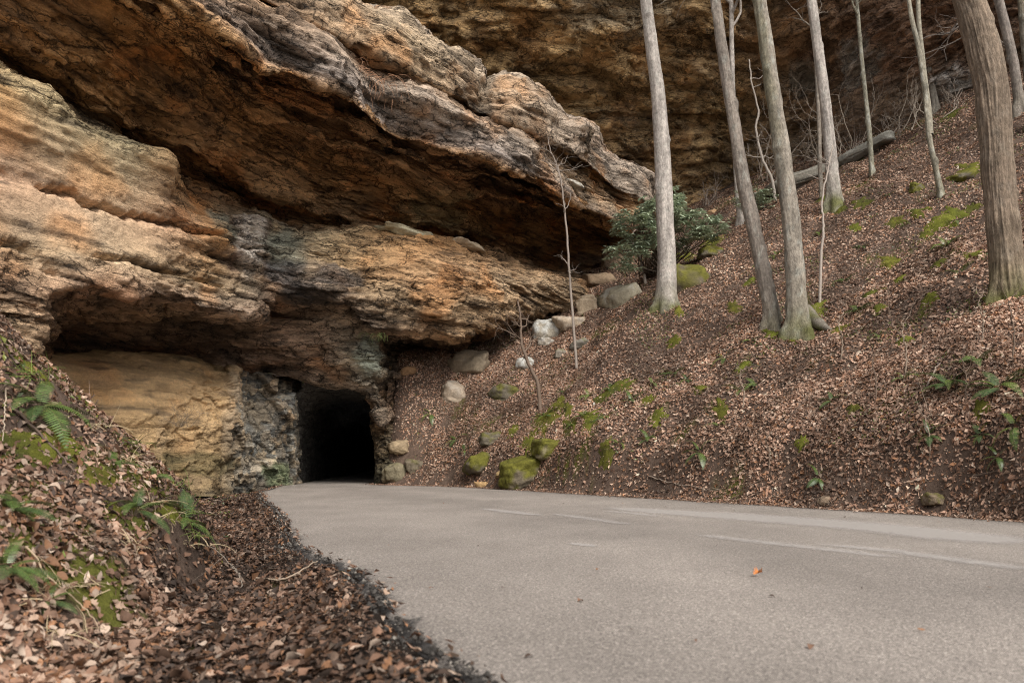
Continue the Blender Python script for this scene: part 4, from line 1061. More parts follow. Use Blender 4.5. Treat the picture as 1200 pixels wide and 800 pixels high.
tree([(963, 232, 6), (961, 200, 6), (960, 150, 5.5), (957, 90, 5), (954, -20, 4.5)],
     'thin stem growing close behind the straight pale grey tree', 21, (0.26, 0.22, 0.18), moss=0.1, lichen=0.2, ridge=0.004, ridge_n=5, top_z=24, sides=12)
tree([(1097, 130, 11), (1094, 110, 9), (1088, 70, 8), (1084, 30, 8), (1080, -40, 8)],
     'grey tree at the foot of the cliff behind the thin crooked forked tree', 22, (0.28, 0.25, 0.21), moss=0.1, lichen=0.3, ridge=0.006, ridge_n=5, top_z=26, sides=16)

# ---- saplings and bare shrubs
def sapling(trace, label, seed, col, twigs, w0=5, w1=2, kids=3, level=1, group=None):
    r = np.random.default_rng(seed)
    b = hit(*trace[0]); pts = np.array([P(a, c, b[1]) for a, c in trace]); pts[0, 2] -= 0.15
    s = np.linspace(0, 1, len(pts)); si = np.linspace(0, 1, 40)
    q = np.stack([pchip(s, pts[:, k], si) for k in range(3)], -1) + 0.02 * r.normal(size=(40, 3)) * np.linspace(0.2, 1, 40)[:, None]
    rr = np.linspace(w0, w1, 40) * b[1] / FPX / 2
    t = empty('sapling', b); tag(t, label, 'sapling', group)
    a = Acc(); a.add(*tube(q, rr, 8), col)
    inv = Matrix.Translation(-Vector(b))
    obj('stem', a.mesh('stem'), M['twig'], t).matrix_parent_inverse = inv
    for k in range(twigs):
        i = int(r.integers(12, 39)); a = Acc()
        th = r.uniform(0, 6.28)
        grow(a, q[i], (math.cos(th), math.sin(th), r.uniform(0.1, 0.9)), r.uniform(0.5, 1.5), rr[i] * 0.55, level, r, col, 0.6, 0.2, kids, 5)
        obj('branch', a.mesh('branch'), M['twig'], t).matrix_parent_inverse = inv
    return t
palet = (0.40, 0.34, 0.29); dkt = (0.16, 0.115, 0.085)
sapling([(676, 432), (672, 380), (668, 330), (664, 270), (659, 225), (655, 200), (645, 175), (640, 150)], 'pale slender leafless sapling in front of the sandstone ledge nose', 31, (0.30, 0.25, 0.21), 14, 3.6, 0.9, 4)
sapling([(633, 480), (631, 455), (617, 420), (611, 400), (610, 372), (606, 350)], 'small dark leafless sapling beside the white lichen stone', 32, dkt, 8, 5, 2, 5)
sapling([(960, 356), (962, 300), (965, 262), (963, 240), (970, 200), (976, 170)], 'thin pale sapling standing alone right of the lichen-spotted tree', 33, palet, 4, 4, 1.5, 2)
sapling([(757, 332), (752, 310), (744, 290), (736, 276)], 'short pale stem growing in front of the rhododendron bush', 34, palet, 2, 4, 2, 2)
sapling([(909, 236), (905, 212), (893, 185), (886, 150), (889, 130), (881, 100), (878, 70)], 'crooked white leafless stem between two lichen-spotted trunks', 35, (0.40, 0.35, 0.30), 6, 4, 1.6, 3)
for k, (x, y, hh, wv) in enumerate([(1060, 440, 70, 2.2), (1025, 470, 60, 2), (985, 420, 55, 2), (1130, 470, 65, 2), (870, 480, 50, 2), (1186, 420, 80, 2.4), (1150, 400, 60, 1.8), (900, 550, 45, 2.4), (1088, 540, 60, 2.4)]):
    sapling([(x, y), (x + 2, y - hh * 0.4), (x - 3, y - hh * 0.75), (x + 4, y - hh)], 'thin leafless seedling stalk sticking out of the leaf litter', 40 + k, dkt if k % 2 else (0.26, 0.2, 0.15), 3, wv, 1.0, 2, 1, 'bare seedling stalks on the hillside')

def shrub(name, pos, size, n, label, cat, seed, col, r0=0.012, level=2, group=None, up=0.2, droop=False):
    r = np.random.default_rng(seed)
    t = empty(name, pos); tag(t, label, cat, group)
    inv = Matrix.Translation(-Vector(pos))
    for k in range(n):
        th = r.uniform(0, 6.28); a = Acc()
        zc = r.uniform(0.4, 1.3) if not droop else r.uniform(-0.9, 0.2)
        grow(a, np.array(pos) + r.normal(size=3) * np.array([0.12, 0.12, 0.0]) * size, (math.cos(th), math.sin(th), zc), size * r.uniform(0.6, 1.1), r0, level, r, col, 0.75, up, 3, 4)
        obj('branch', a.mesh('branch'), M['twig'], t).matrix_parent_inverse = inv
for k, (x, y, sz, lab) in enumerate([(915, 215, 2.6, 'tangle of bare grey twigs behind the crooked white stem'), (1000, 185, 2.4, 'bare twiggy shrub on the long pale slab'), (1045, 165, 2.0, 'bare twiggy shrub uphill of the slender lichen-speckled tree'),
                                (835, 240, 1.8, 'bare brushy shrub behind the rhododendron bush'), (930, 160, 2.6, 'bare branching shrub against the shaded alcove wall'), (1120, 130, 1.6, 'low bare twigs under the pale cliff streak'), (800, 300, 1.2, 'low bare twigs beside the smooth pale tree')]):
    p = hit(x, y); shrub('bare_shrub', tuple(p), sz, 7, lab, 'shrub', 60 + k, (0.28, 0.23, 0.19), 0.024, 2)
for k, (x, y, sz, lab) in enumerate([(905, 212, 4.2, 'tall bare shrub with fine pale twigs between the lichen-spotted tree and the alcove wall'), (948, 196, 4.6, 'tall bare shrub with fine pale twigs left of the straight pale grey tree'), (995, 188, 4.0, 'tall bare shrub with fine pale twigs right of the straight pale grey tree'), (1050, 160, 3.6, 'tall bare shrub with arching pale twigs near the crooked forked tree'), (1085, 150, 2.6, 'bare shrub with pale twigs against the cliff near the massive tree')]):
    p = hit(x, y); shrub('bare_shrub', tuple(p), sz, 5, lab, 'shrub', 160 + k, (0.30, 0.25, 0.2), 0.034, 3, None, 0.3)
shrub('bare_shrub', tuple(hit(598, 400)), 1.9, 7, 'bare spreading twigs in front of the sandstone bed beside the white stone', 'shrub', 70, (0.25, 0.19, 0.15), 0.016, 2)
p = P(212, 500, 25.2); shrub('dry_shrub', tuple(p), 1.15, 16, 'dense dry grey-brown shrub clinging to the ochre wall', 'shrub', 71, (0.24, 0.185, 0.13), 0.007, 2, None, 0.1)
p = P(103, 432, 16.5); 
p = P(100, 446, 12.0); p[2] = ground(p[:1], p[1:2])[0]
shrub('dead_branch', tuple(p), 0.9, 3, 'dead grey branch reaching over the bank in front of the hollow', 'branch', 72, (0.30, 0.22, 0.17), 0.014, 1)
p = P(78, 420, 15.5); p[2] = ground(p[:1], p[1:2])[0]
shrub('bare_shrub', tuple(p), 1.1, 6, 'bare pale twigs at the left end of the dark hollow', 'shrub', 73, (0.27, 0.22, 0.16), 0.008, 2)
# ================================================================== STONES
import bmesh
def ico(sub):
    bm = bmesh.new(); bmesh.ops.create_icosphere(bm, subdivisions=sub, radius=1.0)
    bm.verts.ensure_lookup_table()
    v = np.array([x.co[:] for x in bm.verts]); f = np.array([[q.index for q in x.verts] for x in bm.faces]); bm.free()
    return v, f
ICO = ico(4); ICO5 = ico(5)

def stone_mesh(name, size, seed, col, moss=0.0, lichen=0.0, planes=11, rounded=0.12, boxy=0.3, mosscol=(0.115, 0.108, 0.018), tilt=0.0):
    r = np.random.default_rng(seed)
    v, f = ICO5 if seed == 109 else ICO
    pn = r.normal(size=(planes, 3)); pn /= np.linalg.norm(pn, axis=1)[:, None]
    po = r.uniform(0.5, 0.98, planes)
    cosv = np.clip(v @ pn.T, 1e-3, None)
    rr = np.minimum((po[None] / cosv), 1.15)
    k = 9.0 + 38 * (1 - rounded)
    rad = -np.log(np.exp(-k * rr).sum(1)) / k
    rad = rad / np.percentile(rad, 92)
    w0 = v * rad[:, None]
    if boxy > 0:
        bx_ = np.sign(v) * np.abs(v) ** 0.3; bx_ = bx_ / 1.15
        w0 = w0 * (1 - boxy) + bx_ * boxy
    w0 = w0 * np.array(size)
    sc = float(np.mean(size))
    w0 = w0 + v * (0.24 * sc * noise(w0, 1.2 / sc, seed) + 0.10 * sc * np.round(noise(w0, (2.2 / sc, 2.2 / sc, 5 / sc), seed + 2) * 5) / 2.5 + 0.06 * sc * noise(w0, 5 / sc, seed + 7) + 0.025 * sc * (0.3 - np.abs(noise(w0, 9 / sc, seed + 3))))[:, None]
    ca, sa = math.cos(tilt), math.sin(tilt)
    w0 = w0 @ np.array([[ca, 0, -sa], [0, 1, 0], [sa, 0, ca]]).T
    nn = w0 / np.linalg.norm(w0, axis=1)[:, None]
    c = np.array(col) * (1 + 0.5 * fbm(w0, 2.5 / sc, 3, seed)[:, None])
    lm = sstep(0.0, 0.25, fbm(w0, 2.0 / sc, 3, seed + 5) + 0.35 * (lichen - 0.5) + 0.2 * nn[:, 2])[:, None] * min(1, lichen * 1.5)
    c = c * (1 - lm) + np.array([0.55, 0.54, 0.50]) * lm
    mm = sstep(0.0, 0.4, nn[:, 2] * 0.5 + 1.1 * fbm(w0, 1.6 / sc, 3, seed + 6) + moss - 0.55)[:, None] * min(1.0, moss * 1.4)
    c = c * (1 - mm) + np.array(mosscol) * (1 + 0.8 * fbm(w0, 6 / sc, 2, 4)[:, None]) * mm
    w0 = w0 + nn * (mm[:, 0] * 0.03 * sc)[:, None]
    return make_mesh(name, w0, f, np.clip(c, 0.01, 0.75), False)

def stone(px, py, wpx, hpx, label, seed, col, depth_ratio=0.9, sink=0.4, name='boulder', cat='boulder', rz=None, at=None, group=None, **kw):
    b = hit(px, py + hpx * 0.35) if at is None else np.array(at)
    m = b[1] / FPX
    sx = wpx * m / 2 * 1.05; sz = hpx * m / 2 * 1.15
    r = np.random.default_rng(seed)
    o = obj(name, stone_mesh(name, (sx, sx * depth_ratio, sz), seed, col, **kw), M['stone'])
    o.location = (b[0], b[1] + sx * depth_ratio * 0.25, b[2] + sz * (1 - 2 * sink) * 0.8)
    o.rotation_euler = (0, 0, r.uniform(-0.4, 0.4) if rz is None else rz)
    tag(o, label, cat, group)
    return o
M['stone'] = mat_vcol('stone', 0.9, 0.25, 14, 0.8, 0.05, 0.6, 9)
tanst = (0.36, 0.28, 0.2); gst = (0.30, 0.26, 0.21); dst = (0.13, 0.11, 0.08)
stone(530, 454, 36, 28, 'rounded smooth tan-grey boulder below the sandstone ledge', 101, (0.34, 0.27, 0.2), rounded=0.9, lichen=0.15)
stone(553, 420, 56, 36, 'large half-buried grey rock under a tangle of twigs', 102, (0.27, 0.215, 0.15), planes=10, sink=0.42)
stone(617, 421, 24, 22, 'white lichen-covered stone with a mossy foot', 103, gst, lichen=0.9, moss=0.2)
stone(643, 380, 38, 32, 'pale lichen-crusted boulder below the ledge nose', 104, (0.32, 0.28, 0.22), lichen=0.8, planes=9)
stone(668, 374, 42, 26, 'pale tan flat rock leaning on the lichen-crusted boulder', 105, (0.42, 0.33, 0.24), planes=8, rounded=0.2, lichen=0.15)
stone(592, 457, 36, 24, 'flat dark boulder with a bright moss cap beside the rounded boulder', 106, dst, moss=0.6, planes=9, rounded=0.2)
stone(577, 512, 32, 18, 'dark flat mossy stone uphill of the roadside boulders', 107, dst, moss=0.5, planes=9)
stone(563, 537, 46, 26, 'long low moss-covered boulder close to the road', 108, dst, moss=0.95, planes=9, tilt=0.25)
stone(615, 546, 58, 46, 'biggest moss-covered boulder at the edge of the road', 109, (0.16, 0.13, 0.09), moss=0.95, planes=8, rounded=0.3, tilt=0.3)
stone(643, 521, 38, 22, 'angular wedge of rock with mossy top behind the biggest mossy boulder', 110, (0.2, 0.17, 0.1), moss=0.85, planes=7, boxy=0.6, rounded=0.1)
stone(567, 566, 26, 10, 'flat ochre stone lying at the road edge', 111, (0.42, 0.27, 0.13), planes=9, rounded=0.3, name='stone', cat='stone')
stone(588, 553, 16, 9, 'small ochre stone beside the biggest mossy boulder', 112, (0.36, 0.25, 0.12), planes=9, name='stone', cat='stone')
stone(690, 353, 30, 26, 'angular tan block between the ledge nose and the slanted slab', 113, (0.42, 0.33, 0.23), planes=7, boxy=0.6, rounded=0.1)
stone(726, 343, 58, 30, 'long slanted grey slab leaning uphill near the rhododendron bush', 114, (0.32, 0.28, 0.2), planes=7, boxy=0.6, rounded=0.15, lichen=0.3, tilt=0.45)
stone(655, 412, 15, 15, 'small mossy stone right of the white lichen stone', 115, gst, moss=0.4, name='stone', cat='stone')
stone(681, 401, 26, 14, 'grey stone with a moss strip behind the pale sapling', 116, (0.2, 0.18, 0.15), moss=0.4, planes=9)
stone(640, 398, 24, 12, 'flat grey stone just below the lichen-crusted boulder', 117, gst, lichen=0.3, planes=9, name='stone', cat='stone')
stone(967, 584, 17, 12, 'small rounded brown stone at the foot of the bank', 118, (0.22, 0.16, 0.11), rounded=0.8, name='stone', cat='stone')
stone(1097, 583, 32, 15, 'mossy flat stone at the foot of the bare soil bank', 119, (0.2, 0.15, 0.1), moss=0.55, planes=9, name='stone', cat='stone')
stone(1128, 205, 36, 14, 'moss-covered slab on the upper slope near the massive tree', 120, dst, moss=0.9, planes=9, tilt=0.4)
stone(1075, 216, 16, 18, 'mossy stone beside the foot of the thin crooked tree', 121, dst, moss=0.95, name='stone', cat='stone')
stone(836, 247, 12, 9, 'small orange stone behind the rhododendron bush', 122, (0.5, 0.32, 0.18), name='stone', cat='stone')
stone(805, 318, 62, 46, 'broad mossy mound of rock right of the smooth pale tree', 123, (0.12, 0.095, 0.07), moss=0.7, rounded=0.8, sink=0.45)
stone(832, 292, 36, 20, 'moss-topped rock at the right end of the rhododendron bush', 124, dst, moss=0.8, sink=0.4)
stone(930, 209, 96, 13, 'long pale slab of fallen rock at the top of the slope', 125, (0.25, 0.23, 0.19), planes=7, boxy=0.9, rounded=0.1, lichen=0.15, tilt=0.36, sink=0.4)
stone(1016, 176, 80, 11, 'grey slab of fallen rock uphill of the slender young tree', 126, (0.22, 0.21, 0.18), planes=7, boxy=0.9, rounded=0.1, lichen=0.15, tilt=0.36, sink=0.4)
stone(718, 300, 26, 22, 'squared brown block on the alcove ledge behind the rhododendron', 127, (0.3, 0.22, 0.15), planes=7, boxy=0.6, rounded=0.1)
stone(700, 325, 44, 20, 'layered brown rock between the ledge nose and the alcove', 128, (0.28, 0.2, 0.13), planes=7, boxy=0.6, rounded=0.1)
stone(462, 548, 30, 34, 'dark stacked rock against the right side of the tunnel mouth', 129, (0.2, 0.17, 0.11), planes=8, rounded=0.1, moss=0.25)
stone(487, 541, 26, 22, 'dark flat mossy rock right of the tunnel mouth', 130, (0.16, 0.13, 0.09), planes=8, rounded=0.1, moss=0.35)
stone(470, 520, 30, 16, 'overhanging tan rock edge above the tunnel-side stones', 131, (0.32, 0.24, 0.15), planes=8, rounded=0.1)
stone(478, 432, 20, 12, 'rusty broken rock on the shoulder above the tunnel', 132, (0.36, 0.22, 0.12), planes=8, rounded=0.1, name='stone', cat='stone')
stone(1185, 208, 14, 14, 'grey stone beside the massive ridged trunk', 133, (0.2, 0.19, 0.18), name='stone', cat='stone')
# slabs lying on the cliff ledges
def slab(px, py, d, size, label, seed, col, rz, **kw):
    o = obj('rock_slab', stone_mesh('rock_slab', size, seed, col, planes=7, rounded=0.1, boxy=0.45, **kw), M['stone'])
    o.location = Vector(P(px, py, d)) - Vector((0, 0, 0.08)); o.rotation_euler = (0, 0, rz); tag(o, label, 'slab')
slab(470, 272, 30.3, (1.6, 1.0, 0.17), 'flat greenish slab lying on top of the sandstone bed', 140, (0.44, 0.40, 0.28), 0.95)
slab(543, 288, 32.3, (1.2, 0.9, 0.22), 'grey-brown slab beside the greenish slab on the sandstone bed', 141, (0.42, 0.33, 0.23), 0.98)
slab(672, 214, 34.2, (0.7, 0.3, 0.10), 'white slab resting on the lip of the overhang', 142, (0.6, 0.55, 0.47), 0.9, lichen=0.5)

# ================================================================== RHODODENDRON
def leaf_blade(L, W, droop=0.0):
    u = np.array([0, 0.3, 0.65, 1.0]); wv = np.array([0.06, 0.42, 0.40, 0.0]) * W
    m = np.stack([u * L, 0 * u, -droop * L * u * u], -1)
    l = m[:3] + np.stack([0 * u[:3], wv[:3], 0.12 * wv[:3]], -1); rr = m[:3] + np.stack([0 * u[:3], -wv[:3], 0.12 * wv[:3]], -1)
    v = np.vstack([m, l, rr])
    f = [(0, 1, 5, 4), (1, 2, 6, 5), (0, 7, 8, 1), (1, 8, 9, 2)]; t = [(2, 3, 6), (2, 9, 3)]
    return v, np.array(f), np.array(t)

def rot_to(d, roll):
    d = d / np.linalg.norm(d); a = np.array([0, 0, 1.0]) if abs(d[2]) < 0.95 else np.array([1.0, 0, 0])
    s = np.cross(a, d); s /= np.linalg.norm(s); n = np.cross(d, s)
    R = np.stack([d, s, n], 1); c_, s_ = math.cos(roll), math.sin(roll)
    return R @ np.array([[1, 0, 0], [0, c_, -s_], [0, s_, c_]])

def rhododendron(base, blobs, n, label, seed, L=0.20):
    r = np.random.default_rng(seed)
    t = empty('rhododendron', tuple(base)); tag(t, label, 'bush')
    inv = Matrix.Translation(-Vector(base))
    acc = Acc(); st_ = Acc()
    wts = np.array([b[1][0] * b[1][2] for b in blobs]); wts = wts / wts.sum()
    lv, lf, lt = leaf_blade(1, 0.3, 0.25)
    for k in range(n):
        b = blobs[r.choice(len(blobs), p=wts)]
        dv = r.normal(size=3); dv /= np.linalg.norm(dv); dv[2] = dv[2] * 0.9 + 0.1
        tip = b[0] + dv * np.array(b[1]) * r.uniform(0.55, 1.08)
        if noise(tip[None], 1.6, seed)[0] < 0.06: continue
        if k % 9 == 0:
            st_.add(*tube(wobble_path(np.array(base) + r.normal(size=3) * [0.4, 0.3, 0], tip, 8, 0.12, r), np.linspace(0.03, 0.008, 8), 5), (0.17, 0.13, 0.1))
        ax_ = dv * 0.6 + np.array([0, 0, 0.7]); ax_ /= np.linalg.norm(ax_)
        shade = r.uniform(0.6, 1.35); hue = r.uniform(0, 1)
        for j in range(int(r.integers(6, 10))):
            th = j * 2.4 + r.uniform(-0.3, 0.3)
            a = np.array([math.cos(th), math.sin(th), 0]); a = a + ax_ * r.uniform(-0.5, 0.4)
            R = rot_to(a, r.normal() * 0.3); s = L * r.uniform(0.75, 1.15)
            q = (lv * s) @ R.T + tip
            c = np.array([0.29 + 0.05 * hue, 0.35 + 0.02 * hue, 0.25]) * 1.15 * shade * r.uniform(0.8, 1.25)
            nb = acc.n; acc.v.append(q); acc.f += [lf + nb, lt + nb]; acc.c.append(np.tile(c, (len(q), 1))); acc.n += len(q)
    fo = obj('foliage', acc.mesh('foliage', False), M['green'], t); fo.matrix_parent_inverse = inv; fo['kind'] = 'stuff'
    so = obj('stem', st_.mesh('stem'), M['twig'], t); so.matrix_parent_inverse = inv
b = hit(765, 322); dz = b[1] - 2.2
rhododendron(b, [(P(752, 270, dz), (1.3, 1.1, 1.15)), (P(775, 255, dz), (1.2, 1.0, 1.2)), (P(805, 268, dz), (1.3, 1.0, 1.0)), (P(832, 268, dz), (0.8, 0.8, 0.65)), (P(735, 300, dz - 0.5), (0.9, 0.8, 0.8)), (P(790, 235, dz + 0.4), (0.5, 0.5, 0.6))],
             2000, 'dense green rhododendron bush filling the corner under the alcove', 151, 0.28)
b = hit(890, 245); dz = b[1] - 0.6
rhododendron(b, [(P(880, 236, dz), (1.0, 0.8, 0.75)), (P(905, 234, dz), (0.9, 0.8, 0.6))], 260, 'smaller blue-green rhododendron behind the lichen-spotted trees', 152, 0.24)

# ================================================================== FERNS AND MOSS
def frond_mesh(name, L, r, n=15, arch=0.9, width=0.2, col=(0.10, 0.17, 0.035)):
    acc = Acc(); u = np.linspace(0, 1, 12)
    path = np.stack([L * (u * 0.95), 0 * u, L * (arch * 0.75 * u - arch * 0.95 * u * u)], -1)
    acc.add(*tube(path, np.linspace(0.004, 0.001, 12), 3), (0.2, 0.16, 0.06))
    for k in range(n):
        t = 0.12 + 0.86 * k / (n - 1); p = np.array([np.interp(t, u, path[:, j]) for j in range(3)])
        wl = width * L * math.sin(math.pi * min(1, 0.16 + 0.86 * t)) ** 0.8 + 0.004
        hw = 0.30 * L / n
        tg = np.array([np.interp(min(1, t + 0.03), u, path[:, j]) for j in range(3)]) - p; tg /= np.linalg.norm(tg) + 1e-9
        for s in (-1, 1):
            sd = np.array([0.25, s, -0.25]); sd /= np.linalg.norm(sd)
            q = np.array([p - tg * hw, p + sd * wl * 0.5 - tg * hw * 0.9, p + sd * wl, p + sd * wl * 0.5 + tg * hw * 1.1, p + tg * hw])
            c = np.array(col) * r.uniform(0.7, 1.35)
            nb = acc.n; acc.v.append(q); acc.f += [np.array([(0, 1, 3, 4)]) + nb, np.array([(1, 2, 3)]) + nb]; acc.c.append(np.tile(c, (5, 1))); acc.n += 5
    return acc.mesh(name, False)
_r = np.random.default_rng(5)
FRONDS = [frond_mesh('frond', 1.0, _r, 24, a, wv, c) for a, wv, c in ((0.8, 0.17, (0.085, 0.135, 0.03)), (0.55, 0.2, (0.06, 0.10, 0.03)), (1.0, 0.15, (0.12, 0.165, 0.035)))]
def fern(px, py, Lm, n, label, seed, group=None, flat=0.3, kind=0):
    r = np.random.default_rng(seed); b = hit(px, py)
    nrm = gnormal(np.array([b[0]]), np.array([b[1]]))[0]
    t = empty('fern', tuple(b + nrm * 0.01)); tag(t, label, 'fern', group)
    for k in range(n):
        me = FRONDS[(kind + (k % 3 == 2)) % 3]
        o = obj('frond', me, M['green'], t)
        dh = math.atan2(nrm[1], nrm[0]) if nrm[2] < 0.97 else r.uniform(0, 6.28)
        th = dh + (k / max(1, n - 1) - 0.5) * 3.8 + r.uniform(-0.3, 0.3); s = Lm * r.uniform(0.8, 1.3)
        away = math.cos(th - dh); sl = math.hypot(nrm[0], nrm[1]) / nrm[2]
        o.rotation_euler = (r.normal() * 0.2, math.atan(sl * away) * 0.8 - r.uniform(0.1, flat + 0.4), th); o.scale = (s, s, s)
    return t
for k, (x, y, L, n, lab) in enumerate([(45, 478, 0.62, 8, 'large dark fern drooping down the upper bank among dry leaves'), (8, 600, 0.42, 9, 'bright green fern at the near end of the bank'), (5, 668, 0.36, 8, 'bright fern low on the bank beside the ditch'),
                                       (160, 598, 0.42, 6, 'pale green fern on the nose of the bank'), (218, 612, 0.5, 6, 'narrow bright fern hanging off the end of the bank'), (55, 705, 0.22, 5, 'small fern at the foot of the bank near a dry stalk'),
                                       (130, 545, 0.35, 5, 'thin fern beside the yellow moss on the bank'), (75, 380, 0.3, 5, 'small fern on the crest of the bank'), (180, 560, 0.3, 5, 'small fern just above the nose of the bank')]):
    fern(x, y, L, n, lab, 200 + k, None, 0.15, 0)
big = [(1112, 452, 0.75, 8, 'largest dark green fern on the right-hand bank'), (1172, 455, 0.7, 8, 'dark green fern on the bank below the massive tree'), (1108, 290, 0.8, 7, 'light green fern below the massive ridged trunk'),
       (842, 500, 0.45, 5, 'small fern beside a mossy lump on the bank'), (725, 520, 0.5, 5, 'bright green fern near the roadside left of the bare bank'), (685, 488, 0.55, 7, 'bright yellow-green fern among moss on the slope')]
for k, (x, y, L, n, lab) in enumerate(big): fern(x, y, L, n, lab, 220 + k, None, 0.2, 1 if k < 2 else 2)
small = [(640, 488), (660, 460), (715, 455), (740, 470), (765, 450), (790, 438), (805, 445), (870, 460), (885, 452), (535, 515), (545, 528), (960, 560), (1060, 445), (1090, 510), (1150, 510), (1170, 535), (820, 530), (760, 515),
         (990, 330), (905, 350), (880, 400), (1010, 290), (1060, 265), (1040, 230), (1120, 260), (910, 300), (960, 275), (1125, 320), (1030, 395), (975, 470), (1005, 365), (710, 490), (670, 500), (690, 465), (505, 485), (850, 420), (1145, 425), (1190, 500)]
_r = np.random.default_rng(77)
for k, (x, y) in enumerate(small):
    fern(x, y, _r.uniform(0.35, 0.62), int(_r.integers(4, 7)), 'small low green fern poking out of the leaf litter on the slope', 240 + k, 'small ferns on the hillside', 0.15, int(_r.integers(0, 3)))

def moss_patch(px, py, w, h, seed, label, group):
    r = np.random.default_rng(seed); b = hit(px, py); m = b[1] / FPX
    nr, na = 12, 30
    rr = np.linspace(0, 1, nr)[:, None]; a = np.linspace(0, 2 * np.pi, na, endpoint=False)[None]
    ci = np.stack([np.cos(a) * 2 + seed, np.sin(a) * 2, 0 * a], -1)
    R = rr * (1 + 1.3 * noise(ci, 0.9, 1) + 0.6 * noise(ci, 2.5, 1))
    x = b[0] + R * np.cos(a) * w * m / 2; y = b[1] + R * np.sin(a) * h * m * 0.9
    g = ground(x, y); p = np.stack([x, y, g], -1)
    p[..., 2] += (1 - rr ** 2) * ((0.045 if 'bank' in group else 0.085) + 0.05 * noise(p, 3, seed)) - 0.04 * rr ** 6 + 0.03 * noise(p, 8, 2)
    f = []
    for k in range(na):
        k2 = (k + 1) % na; i = np.arange(nr - 1) * na
        f.append(np.stack([i + k, i + na + k, i + na + k2, i + k2], -1))
    c = np.array([0.115, 0.112, 0.02]) * (0.75 + 0.5 * r.random()) * (1 + 0.8 * fbm(p, 3, 3, 2)[..., None])
    c[..., 1] *= r.uniform(0.95, 1.12)
    pc = p.reshape(-1, 3); o = obj('moss_patch', make_mesh('moss_patch', pc - b, np.concatenate(f), np.clip(c, 0.02, 0.6).reshape(-1, 3)), M['moss'], loc=tuple(b))
    tag(o, label, 'moss', group)
spots = [(620, 520, 14, 8), (710, 530, 16, 6), (770, 490, 18, 6), (820, 455, 16, 6), (870, 430, 18, 5), (940, 520, 14, 6), (1000, 480, 16, 6), (1060, 400, 18, 5), (1090, 350, 20, 6), (860, 360, 16, 6), (880, 330, 16, 5), (1010, 240, 18, 6), (1150, 480, 18, 6), (790, 400, 16, 5), (950, 363, 34, 8), (905, 392, 16, 6), (985, 386, 22, 6), (1042, 308, 22, 12), (1055, 328, 12, 5), (1020, 345, 24, 5), (1105, 258, 26, 12), (1120, 250, 20, 10), (1075, 248, 16, 8), (965, 233, 18, 8), (985, 245, 14, 7), (1135, 200, 26, 10),
         (1140, 245, 16, 7), (640, 490, 34, 14), (655, 475, 16, 12), (668, 500, 18, 10), (690, 492, 26, 14), (665, 480, 12, 8), (715, 458, 36, 8), (735, 452, 22, 6), (845, 480, 16, 12), (1170, 352, 34, 14), (1190, 340, 26, 14), (1050, 262, 18, 6),
         (1000, 268, 14, 5), (1115, 135, 24, 8), (1140, 300, 18, 8), (1085, 275, 14, 5), (775, 352, 18, 14), (795, 362, 10, 8), (800, 300, 20, 10), (835, 285, 24, 10), (930, 395, 20, 6), (1030, 362, 20, 5), (1100, 310, 16, 6), (1200, 318, 20, 8), (760, 470, 14, 6), (600, 505, 12, 6), (1165, 250, 14, 6)]
for k, (x, y, wv, hv) in enumerate(spots): moss_patch(x, y, wv * 1.25, hv * 2.6, 300 + k, 'patch of yellow-green moss among dry leaves on the hillside', 'moss patches on the hillside')
lspots = [(25, 425, 36, 22), (70, 520, 30, 34), (35, 530, 34, 24), (115, 555, 26, 24), (135, 600, 20, 16), (160, 620, 22, 18), (55, 575, 26, 16), (130, 555, 20, 24), (10, 520, 24, 20), (200, 600, 14, 20), (95, 470, 18, 10), (60, 440, 20, 10)]
for k, (x, y, wv, hv) in enumerate(lspots): moss_patch(x, y, wv * 1.4, hv * 2.1, 350 + k, 'cushion of olive and yellow moss on the leafy ditch-side bank', 'moss cushions on the bank')

# ---- dry grass hanging from the ledge and stalks on the bank
def tuft(pos, n, L, label, seed, col, hang=True, group=None, cat='grass', name='dry_grass_tuft'):
    r = np.random.default_rng(seed); acc = Acc()
    for k in range(n):
        d = np.array([r.normal(), r.normal() - 0.6, r.uniform(0.3, 1.2)]); d /= np.linalg.norm(d)
        pts = [np.array(pos) + r.normal(size=3) * np.array([0.35, 0.2, 0.05]) * L]; l = L * r.uniform(0.5, 1.1)
        for j in range(7):
            d = d + np.array([0, 0, -0.42 if hang else -0.12]) + r.normal(size=3) * 0.08; d /= np.linalg.norm(d); pts.append(pts[-1] + d * l / 7)
        acc.add(*tube(pts, np.linspace(0.010, 0.003, 8) * (1 if hang else 0.5), 3), np.array(col) * r.uniform(0.6, 1.4))
    o = obj(name, acc.mesh(name), M['twig']); tag(o, label, cat, group)
for k, (x, y, z, n, L) in enumerate([(425, 92, 13.4, 70, 1.3), (452, 108, 13.4, 60, 1.1), (405, 75, 13.5, 40, 1.0), (520, 130, 13.5, 40, 0.8), (560, 148, 13.5, 35, 0.7), (600, 168, 13.5, 45, 0.9), (640, 198, 13.4, 40, 0.8), (690, 232, 13.4, 45, 1.0), (725, 256, 13.0, 40, 1.0)]):
    lab = 'largest tuft of rusty dry grass hanging from the cliff overhang lip' if k == 0 else 'tuft of rusty dry grass growing along the cliff ledge'
    tuft(PZ(x, y, z) + np.array([0, 0.2, 0.05]), n, L, lab, 400 + k, (0.36, 0.2, 0.12), True, None if k == 0 else 'dry grass tufts on the cliff ledge')
for k, (x, y) in enumerate([(60, 745), (175, 590), (205, 560), (185, 610), (145, 540), (110, 500), (225, 640), (40, 700), (90, 690), (150, 640)]):
    tuft(hit(x, y), 16, 0.30, 'wisp of straw-coloured dry grass on the ditch-side bank', 420 + k, (0.46, 0.36, 0.22), False, 'dry grass wisps on the bank')
